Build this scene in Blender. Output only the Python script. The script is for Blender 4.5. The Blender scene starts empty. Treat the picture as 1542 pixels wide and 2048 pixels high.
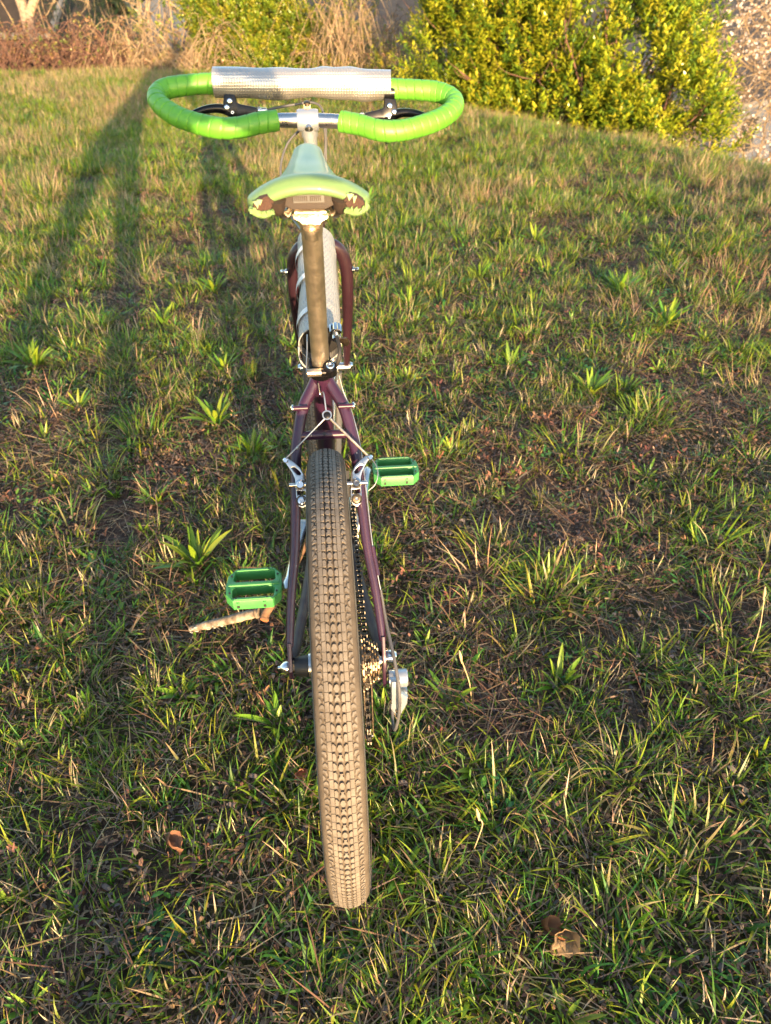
import bpy, bmesh, math, random
import numpy as np
from mathutils import Vector, Matrix, Euler, Quaternion
R = math.radians
S = bpy.context.scene
COL = S.collection
random.seed(7)
rng = np.random.default_rng(11)

# ------------------------------------------------------------------ camera, sky, sun, exposure
PITCH, YAW = R(38.5), R(5.2)
fh = Vector((math.sin(YAW), math.cos(YAW), 0))
CAM = Vector((0.009, -0.724, 1.210))
fwd = fh * math.cos(PITCH) + Vector((0, 0, -math.sin(PITCH)))
cam = bpy.data.cameras.new('camera'); camo = bpy.data.objects.new('camera', cam); COL.objects.link(camo)
camo.location = CAM
camo.rotation_euler = fwd.to_track_quat('-Z', 'Y').to_euler()
cam.sensor_fit = 'VERTICAL'; cam.sensor_height = 36; cam.lens = 36 * 1421 / 2048
cam.clip_start = 0.02; cam.clip_end = 2000
cam.dof.use_dof = True; cam.dof.focus_distance = 1.12; cam.dof.aperture_fstop = cam.lens / 3.6
S.camera = camo

SUN_EL, SUN_AZ = R(7.3), R(170.9)
w = bpy.data.worlds.new('World'); S.world = w; w.use_nodes = True
nt = w.node_tree; nt.nodes.clear()
sky = nt.nodes.new('ShaderNodeTexSky'); sky.sky_type = 'NISHITA'; sky.sun_disc = False
sky.sun_elevation = SUN_EL; sky.sun_rotation = SUN_AZ
bg = nt.nodes.new('ShaderNodeBackground'); bg.inputs[1].default_value = 0.15
wo = nt.nodes.new('ShaderNodeOutputWorld')
nt.links.new(sky.outputs[0], bg.inputs[0]); nt.links.new(bg.outputs[0], wo.inputs[0])
sl = bpy.data.lights.new('sun', 'SUN'); sl.energy = 4.1; sl.angle = R(0.55); sl.color = (1.0, 0.68, 0.36)
so = bpy.data.objects.new('sun', sl); COL.objects.link(so)
sdir = Vector((math.sin(SUN_AZ) * math.cos(SUN_EL), math.cos(SUN_AZ) * math.cos(SUN_EL), math.sin(SUN_EL)))
so.rotation_euler = sdir.to_track_quat('Z', 'Y').to_euler(); so.location = sdir * 40
vs = S.view_settings; vs.view_transform = 'Standard'; vs.look = 'None'; vs.exposure = 2.3; vs.gamma = 1
vs.use_curve_mapping = False
S.cycles.max_bounces = 8; S.cycles.diffuse_bounces = 3; S.cycles.transmission_bounces = 3

# ------------------------------------------------------------------ tags
def tag(o, label=None, cat=None, group=None, kind=None):
    if label: o['label'] = label
    if cat: o['category'] = cat
    if group: o['group'] = group
    if kind: o['kind'] = kind
    return o
def empty(name, loc=(0, 0, 0), parent=None):
    o = bpy.data.objects.new(name, None); COL.objects.link(o); o.location = loc; o.empty_display_size = .1
    if parent: o.parent = parent
    return o

# ------------------------------------------------------------------ materials
def new_mat(name):
    m = bpy.data.materials.new(name); m.use_nodes = True
    n = m.node_tree; b = n.nodes['Principled BSDF']
    return m, n, b
def N(n, t, **k):
    x = n.nodes.new(t)
    for a, v in k.items(): setattr(x, a, v)
    return x
def plain(name, col, rough=.5, metal=0., coat=0., noise=None, bump=0., bscale=200., col2=None, nscale=30., spec=None):
    """principled with a little noise in colour / roughness and an optional fine bump"""
    m, n, b = new_mat(name)
    b.inputs['Roughness'].default_value = rough; b.inputs['Metallic'].default_value = metal
    b.inputs['Coat Weight'].default_value = coat
    if spec is not None: b.inputs['Specular IOR Level'].default_value = spec
    tc = N(n, 'ShaderNodeTexCoord')
    nz = N(n, 'ShaderNodeTexNoise'); nz.inputs['Scale'].default_value = nscale; nz.inputs['Detail'].default_value = 6
    n.links.new(tc.outputs['Object'], nz.inputs['Vector'])
    c2 = col2 or tuple(c * .72 for c in col)
    rp = N(n, 'ShaderNodeValToRGB')
    rp.color_ramp.elements[0].position = .35; rp.color_ramp.elements[1].position = .68
    rp.color_ramp.elements[0].color = (*c2, 1); rp.color_ramp.elements[1].color = (*col, 1)
    n.links.new(nz.outputs['Fac'], rp.inputs[0]); n.links.new(rp.outputs[0], b.inputs['Base Color'])
    mr = N(n, 'ShaderNodeMapRange'); mr.inputs[3].default_value = max(.03, rough - .1); mr.inputs[4].default_value = min(1, rough + .12)
    n.links.new(nz.outputs['Fac'], mr.inputs[0]); n.links.new(mr.outputs[0], b.inputs['Roughness'])
    if bump:
        n2 = N(n, 'ShaderNodeTexNoise'); n2.inputs['Scale'].default_value = bscale; n2.inputs['Detail'].default_value = 3
        n.links.new(tc.outputs['Object'], n2.inputs['Vector'])
        bp = N(n, 'ShaderNodeBump'); bp.inputs['Strength'].default_value = bump; bp.inputs['Distance'].default_value = .002
        n.links.new(n2.outputs['Fac'], bp.inputs['Height']); n.links.new(bp.outputs[0], b.inputs['Normal'])
    return m
def leafmat(name, trans=.35, rough=.5, var=.25, hue=.03, spec=.35):
    """vertex colour 'Col' (the leaf's own colour), slight variation per instance, light passing through"""
    m, n, b = new_mat(name)
    at = N(n, 'ShaderNodeAttribute', attribute_name='Col')
    oi = N(n, 'ShaderNodeObjectInfo')
    hs = N(n, 'ShaderNodeHueSaturation')
    m1 = N(n, 'ShaderNodeMapRange'); m1.inputs[3].default_value = 1 - var; m1.inputs[4].default_value = 1 + var
    m2 = N(n, 'ShaderNodeMapRange'); m2.inputs[3].default_value = .5 - hue; m2.inputs[4].default_value = .5 + hue
    ml = N(n, 'ShaderNodeMath', operation='MULTIPLY'); ml.inputs[1].default_value = 7.31
    fr = N(n, 'ShaderNodeMath', operation='FRACT')
    L = n.links.new
    L(oi.outputs['Random'], m1.inputs[0]); L(oi.outputs['Random'], ml.inputs[0]); L(ml.outputs[0], fr.inputs[0]); L(fr.outputs[0], m2.inputs[0])
    L(at.outputs['Color'], hs.inputs['Color']); L(m1.outputs[0], hs.inputs['Value']); L(m2.outputs[0], hs.inputs['Hue'])
    L(hs.outputs[0], b.inputs['Base Color'])
    b.inputs['Roughness'].default_value = rough; b.inputs['Specular IOR Level'].default_value = spec
    tr = N(n, 'ShaderNodeBsdfTranslucent'); L(hs.outputs[0], tr.inputs['Color'])
    mx = N(n, 'ShaderNodeMixShader'); mx.inputs[0].default_value = trans
    L(b.outputs[0], mx.inputs[1]); L(tr.outputs[0], mx.inputs[2])
    L(mx.outputs[0], n.nodes['Material Output'].inputs['Surface'])
    return m

M = {}
M['paint'] = plain('purple_paint', (.036, .0095, .032), .34, .1, .3, col2=(.024, .008, .024), nscale=14)
def chips(m):
    # pale scratches and chips worn into the paint
    n = m.node_tree; b = n.nodes['Principled BSDF']; L = n.links.new
    tc = N(n, 'ShaderNodeTexCoord'); mp = N(n, 'ShaderNodeMapping'); mp.inputs['Scale'].default_value = (1, .35, .35)
    nz = N(n, 'ShaderNodeTexNoise'); nz.inputs['Scale'].default_value = 260; nz.inputs['Detail'].default_value = 2
    rp = N(n, 'ShaderNodeValToRGB'); rp.color_ramp.elements[0].position = .735; rp.color_ramp.elements[1].position = .76
    mx = N(n, 'ShaderNodeMix', data_type='RGBA')
    old = b.inputs['Base Color'].links[0].from_socket
    L(tc.outputs['Object'], mp.inputs[0]); L(mp.outputs[0], nz.inputs['Vector']); L(nz.outputs['Fac'], rp.inputs[0])
    L(rp.outputs[0], mx.inputs[0]); L(old, mx.inputs[6]); mx.inputs[7].default_value = (.35, .30, .27, 1)
    L(mx.outputs[2], b.inputs['Base Color'])
chips(M['paint'])
M['alloy'] = plain('polished_alloy', (.56, .555, .555), .27, 1, col2=(.46, .455, .455), bump=.05)
M['post'] = plain('scuffed_alloy', (.64, .54, .43), .34, .93, col2=(.44, .37, .29), nscale=45, bump=.45, bscale=180)
M['satin'] = plain('satin_alloy', (.40, .44, .50), .32, .65, col2=(.34, .37, .42))
M['chrome'] = plain('chrome', (.75, .75, .76), .12, 1)
M['black_metal'] = plain('black_anodised', (.010, .010, .013), .28, .5)
M['black_rubber'] = plain('black_plastic', (.014, .014, .016), .5)
M['dark_steel'] = plain('oily_steel', (.08, .07, .06), .35, .9, col2=(.04, .035, .03), nscale=120)
M['brass_steel'] = plain('worn_steel', (.24, .19, .135), .42, 1, col2=(.12, .09, .065), nscale=150)
M['tyre'] = plain('dusty_tan_rubber', (.165, .146, .130), .8, col2=(.112, .098, .087), nscale=45, bump=.15, bscale=900, spec=.25)
M['groove'] = plain('shaded_groove_rubber', (.100, .084, .070), .9, col2=(.070, .058, .048), nscale=60, spec=.15)  # shade in the tread pits painted in: same rubber, darker colour
M['dusty_paint'] = plain('dusty_dark_paint', (.022, .012, .020), .6, 0, 0, col2=(.035, .028, .028), nscale=30)
M['fork_paint'] = plain('maroon_paint', (.024, .008, .014), .36, .1, .2, col2=(.022, .008, .014), nscale=14); chips(M['fork_paint'])
M['sidewall'] = plain('dusty_sidewall', (.14, .132, .124), .75, col2=(.105, .10, .094), nscale=45, spec=.25)
M['tape'] = plain('green_bar_tape', (.095, .32, .026), .45, col2=(.080, .28, .024), nscale=20, bump=.12, bscale=500)
M['saddle'] = plain('pale_green_vinyl', (.130, .22, .080), .45, col2=(.106, .185, .072), nscale=16, bump=.10, bscale=420, coat=.15)
M['torn'] = plain('brown_foam', (.060, .030, .022), .9, bump=.6, bscale=300)
M['shell'] = plain('brown_plastic', (.040, .029, .025), .6, spec=.25)
M['pedal'] = plain('green_plastic', (.055, .27, .068), .45, col2=(.045, .225, .058), nscale=25, bump=.08, bscale=700)
M['hose'] = plain('grey_housing', (.085, .085, .095), .42)
M['cable'] = plain('steel_cable', (.50, .50, .50), .32, .9)
M['rust'] = plain('rust', (.16, .07, .03), .8)

# ------------------------------------------------------------------ mesh builder
class MB:
    def __init__(s): s.v = []; s.f = []
    def add(s, verts, faces):
        o = len(s.v); s.v += [tuple(map(float, p)) for p in verts]; s.f += [tuple(i + o for i in f) for f in faces]; return s
    def box(s, c, size, rot=None):
        c = Vector(c); h = [x / 2 for x in size]
        vs_ = [Vector((x * h[0], y * h[1], z * h[2])) for x in (-1, 1) for y in (-1, 1) for z in (-1, 1)]
        if rot is not None: vs_ = [rot @ v for v in vs_]
        return s.add([c + v for v in vs_], [(0, 1, 3, 2), (4, 6, 7, 5), (0, 4, 5, 1), (2, 3, 7, 6), (0, 2, 6, 4), (1, 5, 7, 3)])
    def tube(s, path, rad, n=12, cap=True, squash=None):
        P = [Vector(p) for p in path]; k = len(P)
        rd = rad if hasattr(rad, '__len__') else [rad] * k
        T = []
        for i in range(k):
            a = P[max(0, i - 1)]; b = P[min(k - 1, i + 1)]; t = (b - a)
            T.append(t.normalized() if t.length > 1e-9 else Vector((0, 0, 1)))
        u = T[0].orthogonal().normalized(); verts = []
        for i in range(k):
            if i: u = (T[i - 1].rotation_difference(T[i]) @ u)
            u = (u - T[i] * u.dot(T[i])).normalized(); w_ = T[i].cross(u)
            for j in range(n):
                a = 2 * math.pi * j / n; verts.append(P[i] + (u * math.cos(a) + w_ * math.sin(a)) * rd[i])
        fs = [(i * n + j, i * n + (j + 1) % n, (i + 1) * n + (j + 1) % n, (i + 1) * n + j) for i in range(k - 1) for j in range(n)]
        if cap: fs += [tuple(range(n - 1, -1, -1)), tuple(range((k - 1) * n, k * n))]
        return s.add(verts, fs)
    def cyl(s, a, b, r, r2=None, n=16): return s.tube([a, b], [r, r if r2 is None else r2], n)
    def lathe(s, prof, o, ax, n=32, closed=False):
        """profile of (distance along the axis, radius)"""
        o = Vector(o); ax = Vector(ax).normalized(); u = ax.orthogonal().normalized(); w_ = ax.cross(u); m = len(prof); verts = []
        for i in range(n):
            a = 2 * math.pi * i / n; d = u * math.cos(a) + w_ * math.sin(a)
            for t, r in prof: verts.append(o + ax * t + d * r)
        mm = m if closed else m - 1
        return s.add(verts, [(i * m + j, i * m + (j + 1) % m, ((i + 1) % n) * m + (j + 1) % m, ((i + 1) % n) * m + j) for i in range(n) for j in range(mm)])
    def plate(s, outline, holes, o, ex, ey, th, bevel=0):
        """flat outline with holes, given thickness along ex x ey (centred on o)"""
        o = Vector(o); ex = Vector(ex).normalized(); ey = Vector(ey).normalized(); ez = ex.cross(ey).normalized()
        bm = bmesh.new()
        es = []
        for loop in [outline] + list(holes):
            vv = [bm.verts.new((x, y, 0)) for x, y in loop]
            for i in range(len(vv)): es.append(bm.edges.new((vv[i], vv[(i + 1) % len(vv)])))
        bmesh.ops.triangle_fill(bm, edges=es, use_beauty=True, use_dissolve=False)
        fs = list(bm.faces)
        ext = bmesh.ops.extrude_face_region(bm, geom=fs)
        for g in ext['geom']:
            if isinstance(g, bmesh.types.BMVert): g.co.z += th
        for v in bm.verts: v.co.z -= th / 2
        bmesh.ops.recalc_face_normals(bm, faces=bm.faces)
        if bevel:
            ed = [e for e in bm.edges if len(e.link_faces) == 2 and e.calc_face_angle(0) > .9 and abs(e.verts[0].co.z - e.verts[1].co.z) < 1e-6]
            bmesh.ops.bevel(bm, geom=ed, offset=bevel, segments=2, affect='EDGES', profile=.5, clamp_overlap=True)
        bm.verts.index_update()
        s.add([o + ex * v.co.x + ey * v.co.y + ez * v.co.z for v in bm.verts], [tuple(v.index for v in f.verts) for f in bm.faces])
        bm.free(); return s
    def ball(s, c, r, n=10, sc=(1, 1, 1)):
        c = Vector(c); m = n // 2 + 1; verts = []
        for i in range(m + 1):
            t = math.pi * i / m
            for j in range(n):
                a = 2 * math.pi * j / n
                verts.append(c + Vector((r * sc[0] * math.sin(t) * math.cos(a), r * sc[1] * math.sin(t) * math.sin(a), r * sc[2] * math.cos(t))))
        return s.add(verts, [(i * n + j, (i + 1) * n + j, (i + 1) * n + (j + 1) % n, i * n + (j + 1) % n) for i in range(m) for j in range(n)])
    def build(s, name, mat, parent=None, sharp=35, smooth=True):
        me = bpy.data.meshes.new(name); me.from_pydata(s.v, [], s.f); me.validate(); me.update()
        bm = bmesh.new(); bm.from_mesh(me); bmesh.ops.remove_doubles(bm, verts=bm.verts, dist=1e-6); bmesh.ops.recalc_face_normals(bm, faces=bm.faces); bm.to_mesh(me); bm.free()
        if smooth:
            me.polygons.foreach_set('use_smooth', [True] * len(me.polygons)); me.set_sharp_from_angle(angle=R(sharp))
        me.materials.append(M[mat] if isinstance(mat, str) else mat)
        o = bpy.data.objects.new(name, me); COL.objects.link(o)
        if parent: o.parent = parent
        return o
def fastmesh(name, V, F, mat, col=None, parent=None, link=True, smooth=False):
    """V (n,3), F list of arrays of equal-size faces, col (n,3) per vertex"""
    me = bpy.data.meshes.new(name)
    F = F if isinstance(F, list) else [F]
    nl = sum(f.size for f in F); nf = sum(len(f) for f in F)
    me.vertices.add(len(V)); me.loops.add(nl); me.polygons.add(nf)
    me.vertices.foreach_set('co', np.ascontiguousarray(V, dtype=np.float32).ravel())
    me.loops.foreach_set('vertex_index', np.concatenate([f.ravel() for f in F]).astype(np.int32))
    tot = np.concatenate([np.full(len(f), f.shape[1]) for f in F]); st = np.concatenate([[0], np.cumsum(tot)[:-1]])
    me.polygons.foreach_set('loop_start', st.astype(np.int32))
    me.polygons.foreach_set('use_smooth', np.full(nf, smooth))
    if col is not None:
        a = me.attributes.new('Col', 'FLOAT_COLOR', 'POINT')
        c = np.ones((len(V), 4), np.float32); c[:, :3] = col; a.data.foreach_set('color', c.ravel())
    me.update(calc_edges=True); me.validate()
    me.materials.append(M[mat] if isinstance(mat, str) else mat)
    o = bpy.data.objects.new(name, me)
    if link: COL.objects.link(o)
    if parent: o.parent = parent
    return o
def smooth_path(pts, n=8, closed=False):
    """Catmull-Rom through the points"""
    P = [Vector(p) for p in pts]; out = []; k = len(P)
    for i in range(k - 1):
        a = P[max(0, i - 1)]; b = P[i]; c = P[i + 1]; d = P[min(k - 1, i + 2)]
        for j in range(n):
            t = j / n
            out.append(.5 * ((2 * b) + (c - a) * t + (2 * a - 5 * b + 4 * c - d) * t * t + (3 * b - a - 3 * c + d) * t ** 3))
    out.append(P[-1]); return out

# ------------------------------------------------------------------ noise helpers + terrain
def vnoise(x, y, scale, seed):
    """smooth value noise, 0..1"""
    x = np.asarray(x, float) / scale; y = np.asarray(y, float) / scale
    xi = np.floor(x).astype(int); yi = np.floor(y).astype(int); fx = x - xi; fy = y - yi
    fx = fx * fx * (3 - 2 * fx); fy = fy * fy * (3 - 2 * fy)
    def h(a, b):
        n = (a * 374761393 + b * 668265263 + seed * 1442695041) & 0x7fffffff
        n = ((n ^ (n >> 13)) * 1274126177) & 0x7fffffff
        return ((n ^ (n >> 16)) & 0xffff) / 65535.
    return (h(xi, yi) * (1 - fx) + h(xi + 1, yi) * fx) * (1 - fy) + (h(xi, yi + 1) * (1 - fx) + h(xi + 1, yi + 1) * fx) * fy
def fbm(x, y, scale, seed):
    return (vnoise(x, y, scale, seed) + .5 * vnoise(x, y, scale * .47, seed + 1) + .25 * vnoise(x, y, scale * .21, seed + 2)) / 1.75
CREST = [(-60, 10.2), (-6, 10.0), (-1.2, 9.8), (0.25, 9.2), (1.0, 8.1), (1.45, 6.75), (2.1, 5.75), (3.0, 4.6), (4.6, 3.0), (8, -1.5), (40, -40)]
def crest_dist(x, y):
    """signed distance beyond the brow of the hill (positive = on the falling slope)"""
    x = np.asarray(x, float); y = np.asarray(y, float)
    best = np.full(x.shape, 1e9); sg = np.ones(x.shape)
    for (ax, ay), (bx, by) in zip(CREST[:-1], CREST[1:]):
        dx, dy = bx - ax, by - ay; t = np.clip(((x - ax) * dx + (y - ay) * dy) / (dx * dx + dy * dy), 0, 1)
        qx, qy = ax + t * dx, ay + t * dy; d = np.hypot(x - qx, y - qy)
        s = np.where((dx * (y - ay) - dy * (x - ax)) > 0, 1., -1.)
        m = d < best - 1e-9; best = np.where(m, d, best); sg = np.where(m, s, sg)
    return best * sg
def ground_h(x, y):
    d = crest_dist(x, y) + .5
    dd = np.clip(d, 0, None)
    drop = np.where(dd < 1.6, dd * dd * .16, .41 + (dd - 1.6) * .50)
    drop = np.minimum(drop, 5.2 + .6 * (1 - np.exp(-np.clip(dd - 11, 0, None) / 20)))
    near = np.exp(-((np.asarray(x, float)) ** 2 + (np.asarray(y, float) - .3) ** 2) / .8)
    b = (fbm(x, y, 1.3, 5) - .5) * .09 + (fbm(x, y, .35, 9) - .5) * .035
    return -drop + b * (1 - .8 * near) - .012 * near
def axis(a, b, fine0, fine1, step, far):
    xs = list(np.arange(fine0, fine1 + 1e-6, step)); x = fine1; st = step
    while x < b: st = min(st * 1.35, far); x += st; xs.append(x)
    x = fine0; st = step; lo = []
    while x > a: st = min(st * 1.35, far); x -= st; lo.append(x)
    return np.array(lo[::-1] + xs)
gx = axis(-700, 700, -5.5, 5.0, .07, 60); gy = axis(-60, 900, -1.6, 13.5, .07, 60)
GX, GY = np.meshgrid(gx, gy, indexing='ij'); GZ = ground_h(GX, GY)
V = np.stack([GX, GY, GZ], -1).reshape(-1, 3); nyy = len(gy)
ii, jj = np.meshgrid(np.arange(len(gx) - 1), np.arange(nyy - 1), indexing='ij'); q = (ii * nyy + jj).ravel()
Fq = np.stack([q, q + nyy, q + nyy + 1, q + 1], -1)
def soil():
    m, n, b = new_mat('thatch_soil'); L = n.links.new
    tc = N(n, 'ShaderNodeTexCoord')
    def nz(sc, det=6, rough=.6):
        x = N(n, 'ShaderNodeTexNoise'); x.inputs['Scale'].default_value = sc; x.inputs['Detail'].default_value = det; x.inputs['Roughness'].default_value = rough
        L(tc.outputs['Object'], x.inputs['Vector']); return x
    a = nz(38, 8, .7); r1 = N(n, 'ShaderNodeValToRGB'); e = r1.color_ramp.elements
    e[0].position = .30; e[0].color = (.036, .024, .021, 1); e[1].position = .74; e[1].color = (.22, .15, .115, 1)
    x = r1.color_ramp.elements.new(.52); x.color = (.105, .070, .056, 1)
    L(a.outputs['Fac'], r1.inputs[0])
    c = nz(1.6, 4); r2 = N(n, 'ShaderNodeValToRGB'); r2.color_ramp.elements[0].position = .44; r2.color_ramp.elements[1].position = .62
    L(c.outputs['Fac'], r2.inputs[0])
    d = nz(150, 3); r3 = N(n, 'ShaderNodeValToRGB'); e = r3.color_ramp.elements
    e[0].position = .35; e[0].color = (.034, .044, .012, 1); e[1].position = .7; e[1].color = (.10, .105, .028, 1)
    L(d.outputs['Fac'], r3.inputs[0])
    mx = N(n, 'ShaderNodeMix', data_type='RGBA'); ml = N(n, 'ShaderNodeMath', operation='MULTIPLY'); ml.inputs[1].default_value = .7
    L(r2.outputs[0], ml.inputs[0]); L(ml.outputs[0], mx.inputs[0]); L(r1.outputs[0], mx.inputs[6]); L(r3.outputs[0], mx.inputs[7])
    L(mx.outputs[2], b.inputs['Base Color']); b.inputs['Roughness'].default_value = .95; b.inputs['Specular IOR Level'].default_value = .1
    bp = N(n, 'ShaderNodeBump'); bp.inputs['Distance'].default_value = .02; bp.inputs['Strength'].default_value = .9
    L(nz(70, 6, .7).outputs['Fac'], bp.inputs['Height']); L(bp.outputs[0], b.inputs['Normal'])
    return m
M['soil'] = soil()
tag(fastmesh('ground', V, Fq, 'soil', smooth=True), kind='structure', label='grassy hilltop with bare brown earth between the tufts', cat='ground')

# ------------------------------------------------------------------ bicycle
bike = empty('bicycle'); tag(bike, 'purple bicycle with green saddle, green handlebar tape and tan tyres', 'bicycle')
def part(mb, name, mat, parent=None, **k): return mb.build(name, mat, parent or bike, **k)
RO = .335; HUB = Vector((0, 0, RO))

def make_wheel(tread=True, steer=0.):
    """a wheel centred on its hub: rim with tyre, tread, hub and spokes"""
    X = (1, 0, 0); O = (0, 0, 0)
    rim = part(MB().lathe([(-.0125, .281), (-.0135, .276), (-.0135, .262), (-.008, .255), (.008, .255), (.0135, .262), (.0135, .276), (.0125, .281), (.009, .272), (-.009, .272)], O, X, 72, closed=True), 'wheel', 'alloy', sharp=50)
    prof = [(-.0115, .277), (-.0185, .284), (-.0255, .295), (-.0285, .306), (-.0282, .315), (-.0262, .3218), (-.0225, .3262), (-.016, .3294), (-.008, .3312), (0, .3318)]
    prof = [(a * .965, b) for a, b in prof]; prof = prof + [(-a, b) for a, b in prof[-2::-1]]
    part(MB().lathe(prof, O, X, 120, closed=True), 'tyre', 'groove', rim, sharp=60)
    sw = MB()
    for s in (-1, 1): sw.lathe([(s * a_ * .965, b_) for a_, b_ in ((.0113, .2775), (.0190, .2842), (.0260, .295), (.0290, .306), (.0287, .3145), (.0272, .3205))], O, X, 120)
    part(sw, 'sidewall', 'sidewall', rim, sharp=60)
    hub = MB().lathe([(-.066, .009), (-.060, .009), (-.0595, .0125), (-.045, .0165), (-.0445, .020), (-.036, .0205), (-.0355, .014), (.030, .014), (.0305, .021), (.034, .021), (.0345, .012), (.066, .009)], O, X, 28)
    part(hub, 'hub', 'alloy', rim)
    spoke_me = None
    for i in range(32):
        a = 2 * math.pi * (i + .5) / 32; s = 1 if i % 2 else -1; b = a + (.42 if (i // 2) % 2 else -.42)
        p0 = (s * .033, -.0195 * math.cos(b), .0195 * math.sin(b)); p1 = (s * .003, -.257 * math.cos(a), .257 * math.sin(a))
        part(MB().cyl(p0, p1, .001, n=5), 'spoke', 'cable', rim)
    if tread:
        n = 96; per = 2 * math.pi / n; rho = .036; pm = RO * per * 1000.
        k = pm / 21.9
        def pt(u, v, h, i):
            a = u / 1000. / rho; r = RO - .0002 - (rho - rho * math.cos(a)) - (.0036 - h)
            # shoulders sit a little lower than a perfect arc
            phi = i * per + v * k / 1000. / RO
            x = rho * math.sin(a) - (.0036 - h) * math.sin(a) * .5
            return (x * .965, r * math.sin(phi), r * math.cos(phi))
        blocks = []
        for sgn in (-1, 1):
            j = 0 if sgn > 0 else 1.2
            blocks += [[(sgn * x, y + j) for x, y in b] for b in (
                [(5.0, 1.4), (9.2, .3), (9.2, 8.6), (7.6, 9.6), (4.6, 6.6)],
                [(5.0, 12.6), (7.2, 11.4), (9.2, 12.0), (9.2, 20.0), (6.2, 20.8), (4.8, 17.8)],
                [(9.6, .1), (15.0, .1), (15.0, 10.9), (9.6, 11.9)],
                [(9.6, 12.4), (15.0, 11.4), (15.0, 21.8), (9.6, 21.8)],
                [(15.7, 2.4), (18.0, 4.4), (22.8, 2.6), (22.8, 5.6), (18.8, 8.8), (15.7, 7.0)],
                [(15.7, 9.4), (17.0, 11.0), (15.7, 14.0)],
                [(20.2, 10.2), (23.2, 7.2), (23.2, 15.6), (20.4, 14.2), (19.2, 12.2)],
                [(15.8, 16.4), (18.0, 15.4), (19.6, 18.4), (22.8, 18.8), (22.4, 21.6), (17.2, 21.4)])]
        blocks += [[(-1.4, .6), (1.4, .6), (3.6, 4.4), (2.4, 8.0), (1.2, 9.2), (-1.2, 9.2), (-2.4, 8.0), (-3.6, 4.4)],
                   [(-3.1, 11.2), (-1.0, 13.2), (1.0, 13.2), (3.1, 11.2), (3.2, 15.0), (1.2, 17.8), (2.2, 20.0), (-2.2, 20.0), (-1.2, 17.8), (-3.2, 15.0)]]
        tb = MB()
        for i in range(n):
            for b in blocks:
                m = len(b); cx = sum(p[0] for p in b) / m; cy = sum(p[1] for p in b) / m
                lo = [pt(x, y, -.0006, i) for x, y in b]
                hi = [pt(cx + (x - cx) * .94, cy + (y - cy) * .96, .0035, i) for x, y in b]
                tb.add(lo + hi, [tuple(range(m, 2 * m))] + [(a, (a + 1) % m, m + (a + 1) % m, m + a) for a in range(m)])
        t = part(tb, 'tread', 'tyre', rim, smooth=False); t['kind'] = 'stuff'
    return rim
rear = make_wheel(True); rear.location = HUB
# dust cap, cone nuts and sprockets turn with the wheel
part(MB().lathe([(-.0665, .0085), (-.0665, .0135), (-.0640, .0150), (-.047, .0175), (-.0455, .0178), (-.0455, .012)], (0, 0, 0), (1, 0, 0), 28), 'hub_boot', 'black_rubber', rear)
part(MB().lathe([(-.0718, .006), (-.0718, .0095), (-.0665, .0095), (-.0665, .006)], (0, 0, 0), (1, 0, 0), 6), 'cone_nut', 'brass_steel', rear)
cogs = MB()
for i, (nt_, x) in enumerate(zip((22, 20, 18, 16, 15, 14, 13), np.linspace(.0385, .0622, 7))):
    r = nt_ * .0127 / (2 * math.pi); pts = []
    for t in range(nt_):
        for f, rr in ((-.30, r - .002), (-.16, r + .0022), (.16, r + .0022), (.30, r - .002)):
            a = 2 * math.pi * (t + f) / nt_; pts.append((rr * math.cos(a), rr * math.sin(a)))
    cogs.plate(pts, [], (x, 0, 0), (0, 1, 0), (0, 0, 1), .0018)
    cogs.lathe([(x - .002, .017), (x - .002, r - .006), (x + .002, r - .006), (x + .002, .017)], (0, 0, 0), (1, 0, 0), 24)
part(cogs, 'sprocket', 'brass_steel', rear, smooth=False)

front = make_wheel(True); front.location = (.006, 1.005, RO); front.rotation_euler = (0, 0, R(-4.5))
# ---- frame
BB = Vector((0, .412, .276))
fr = MB()
fr.tube([BB, (0, .2865, .668), (0, .2735, .7095)], [.0150, .0148, .0150], 20)
fr.tube([(0, .283, .690), (.003, .835, .806)], .0150, 18)
fr.tube([BB, (.003, .868, .722)], .0165, 18)
fr.tube([(.003, .880, .690), (.003, .8285, .846)], [.0190, .0190], 20)
fr.lathe([(-.034, .014), (-.034, .0195), (.034, .0195), (.034, .014)], BB, (1, 0, 0), 24)
frame = part(fr, 'frame', 'paint')
part(MB().lathe([(0, .0185), (.003, .0205), (.009, .0205), (.012, .0165)], (.003, .8285, .846), (0, -.313, .95), 24), 'headset_cup', 'alloy', frame)
SE = Vector((0, .6518, .7584)); SN = Vector((0, -.7584, .6518))       # along the stays, and out of their plane to the rear
STAY = [(.0095, .2835, .6770), (.0180, .2740, .6640), (.0320, .2560, .6440), (.0415, .2300, .6130), (.0470, .2080, .5870), (.0510, .1600, .5330), (.0565, .1100, .4740), (.0665, .0600, .4160), (.0722, .0150, .3640)]
SR = [.0098, .0098, .0095, .0092, .0088, .0082, .0075, .0070, .0060]
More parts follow.
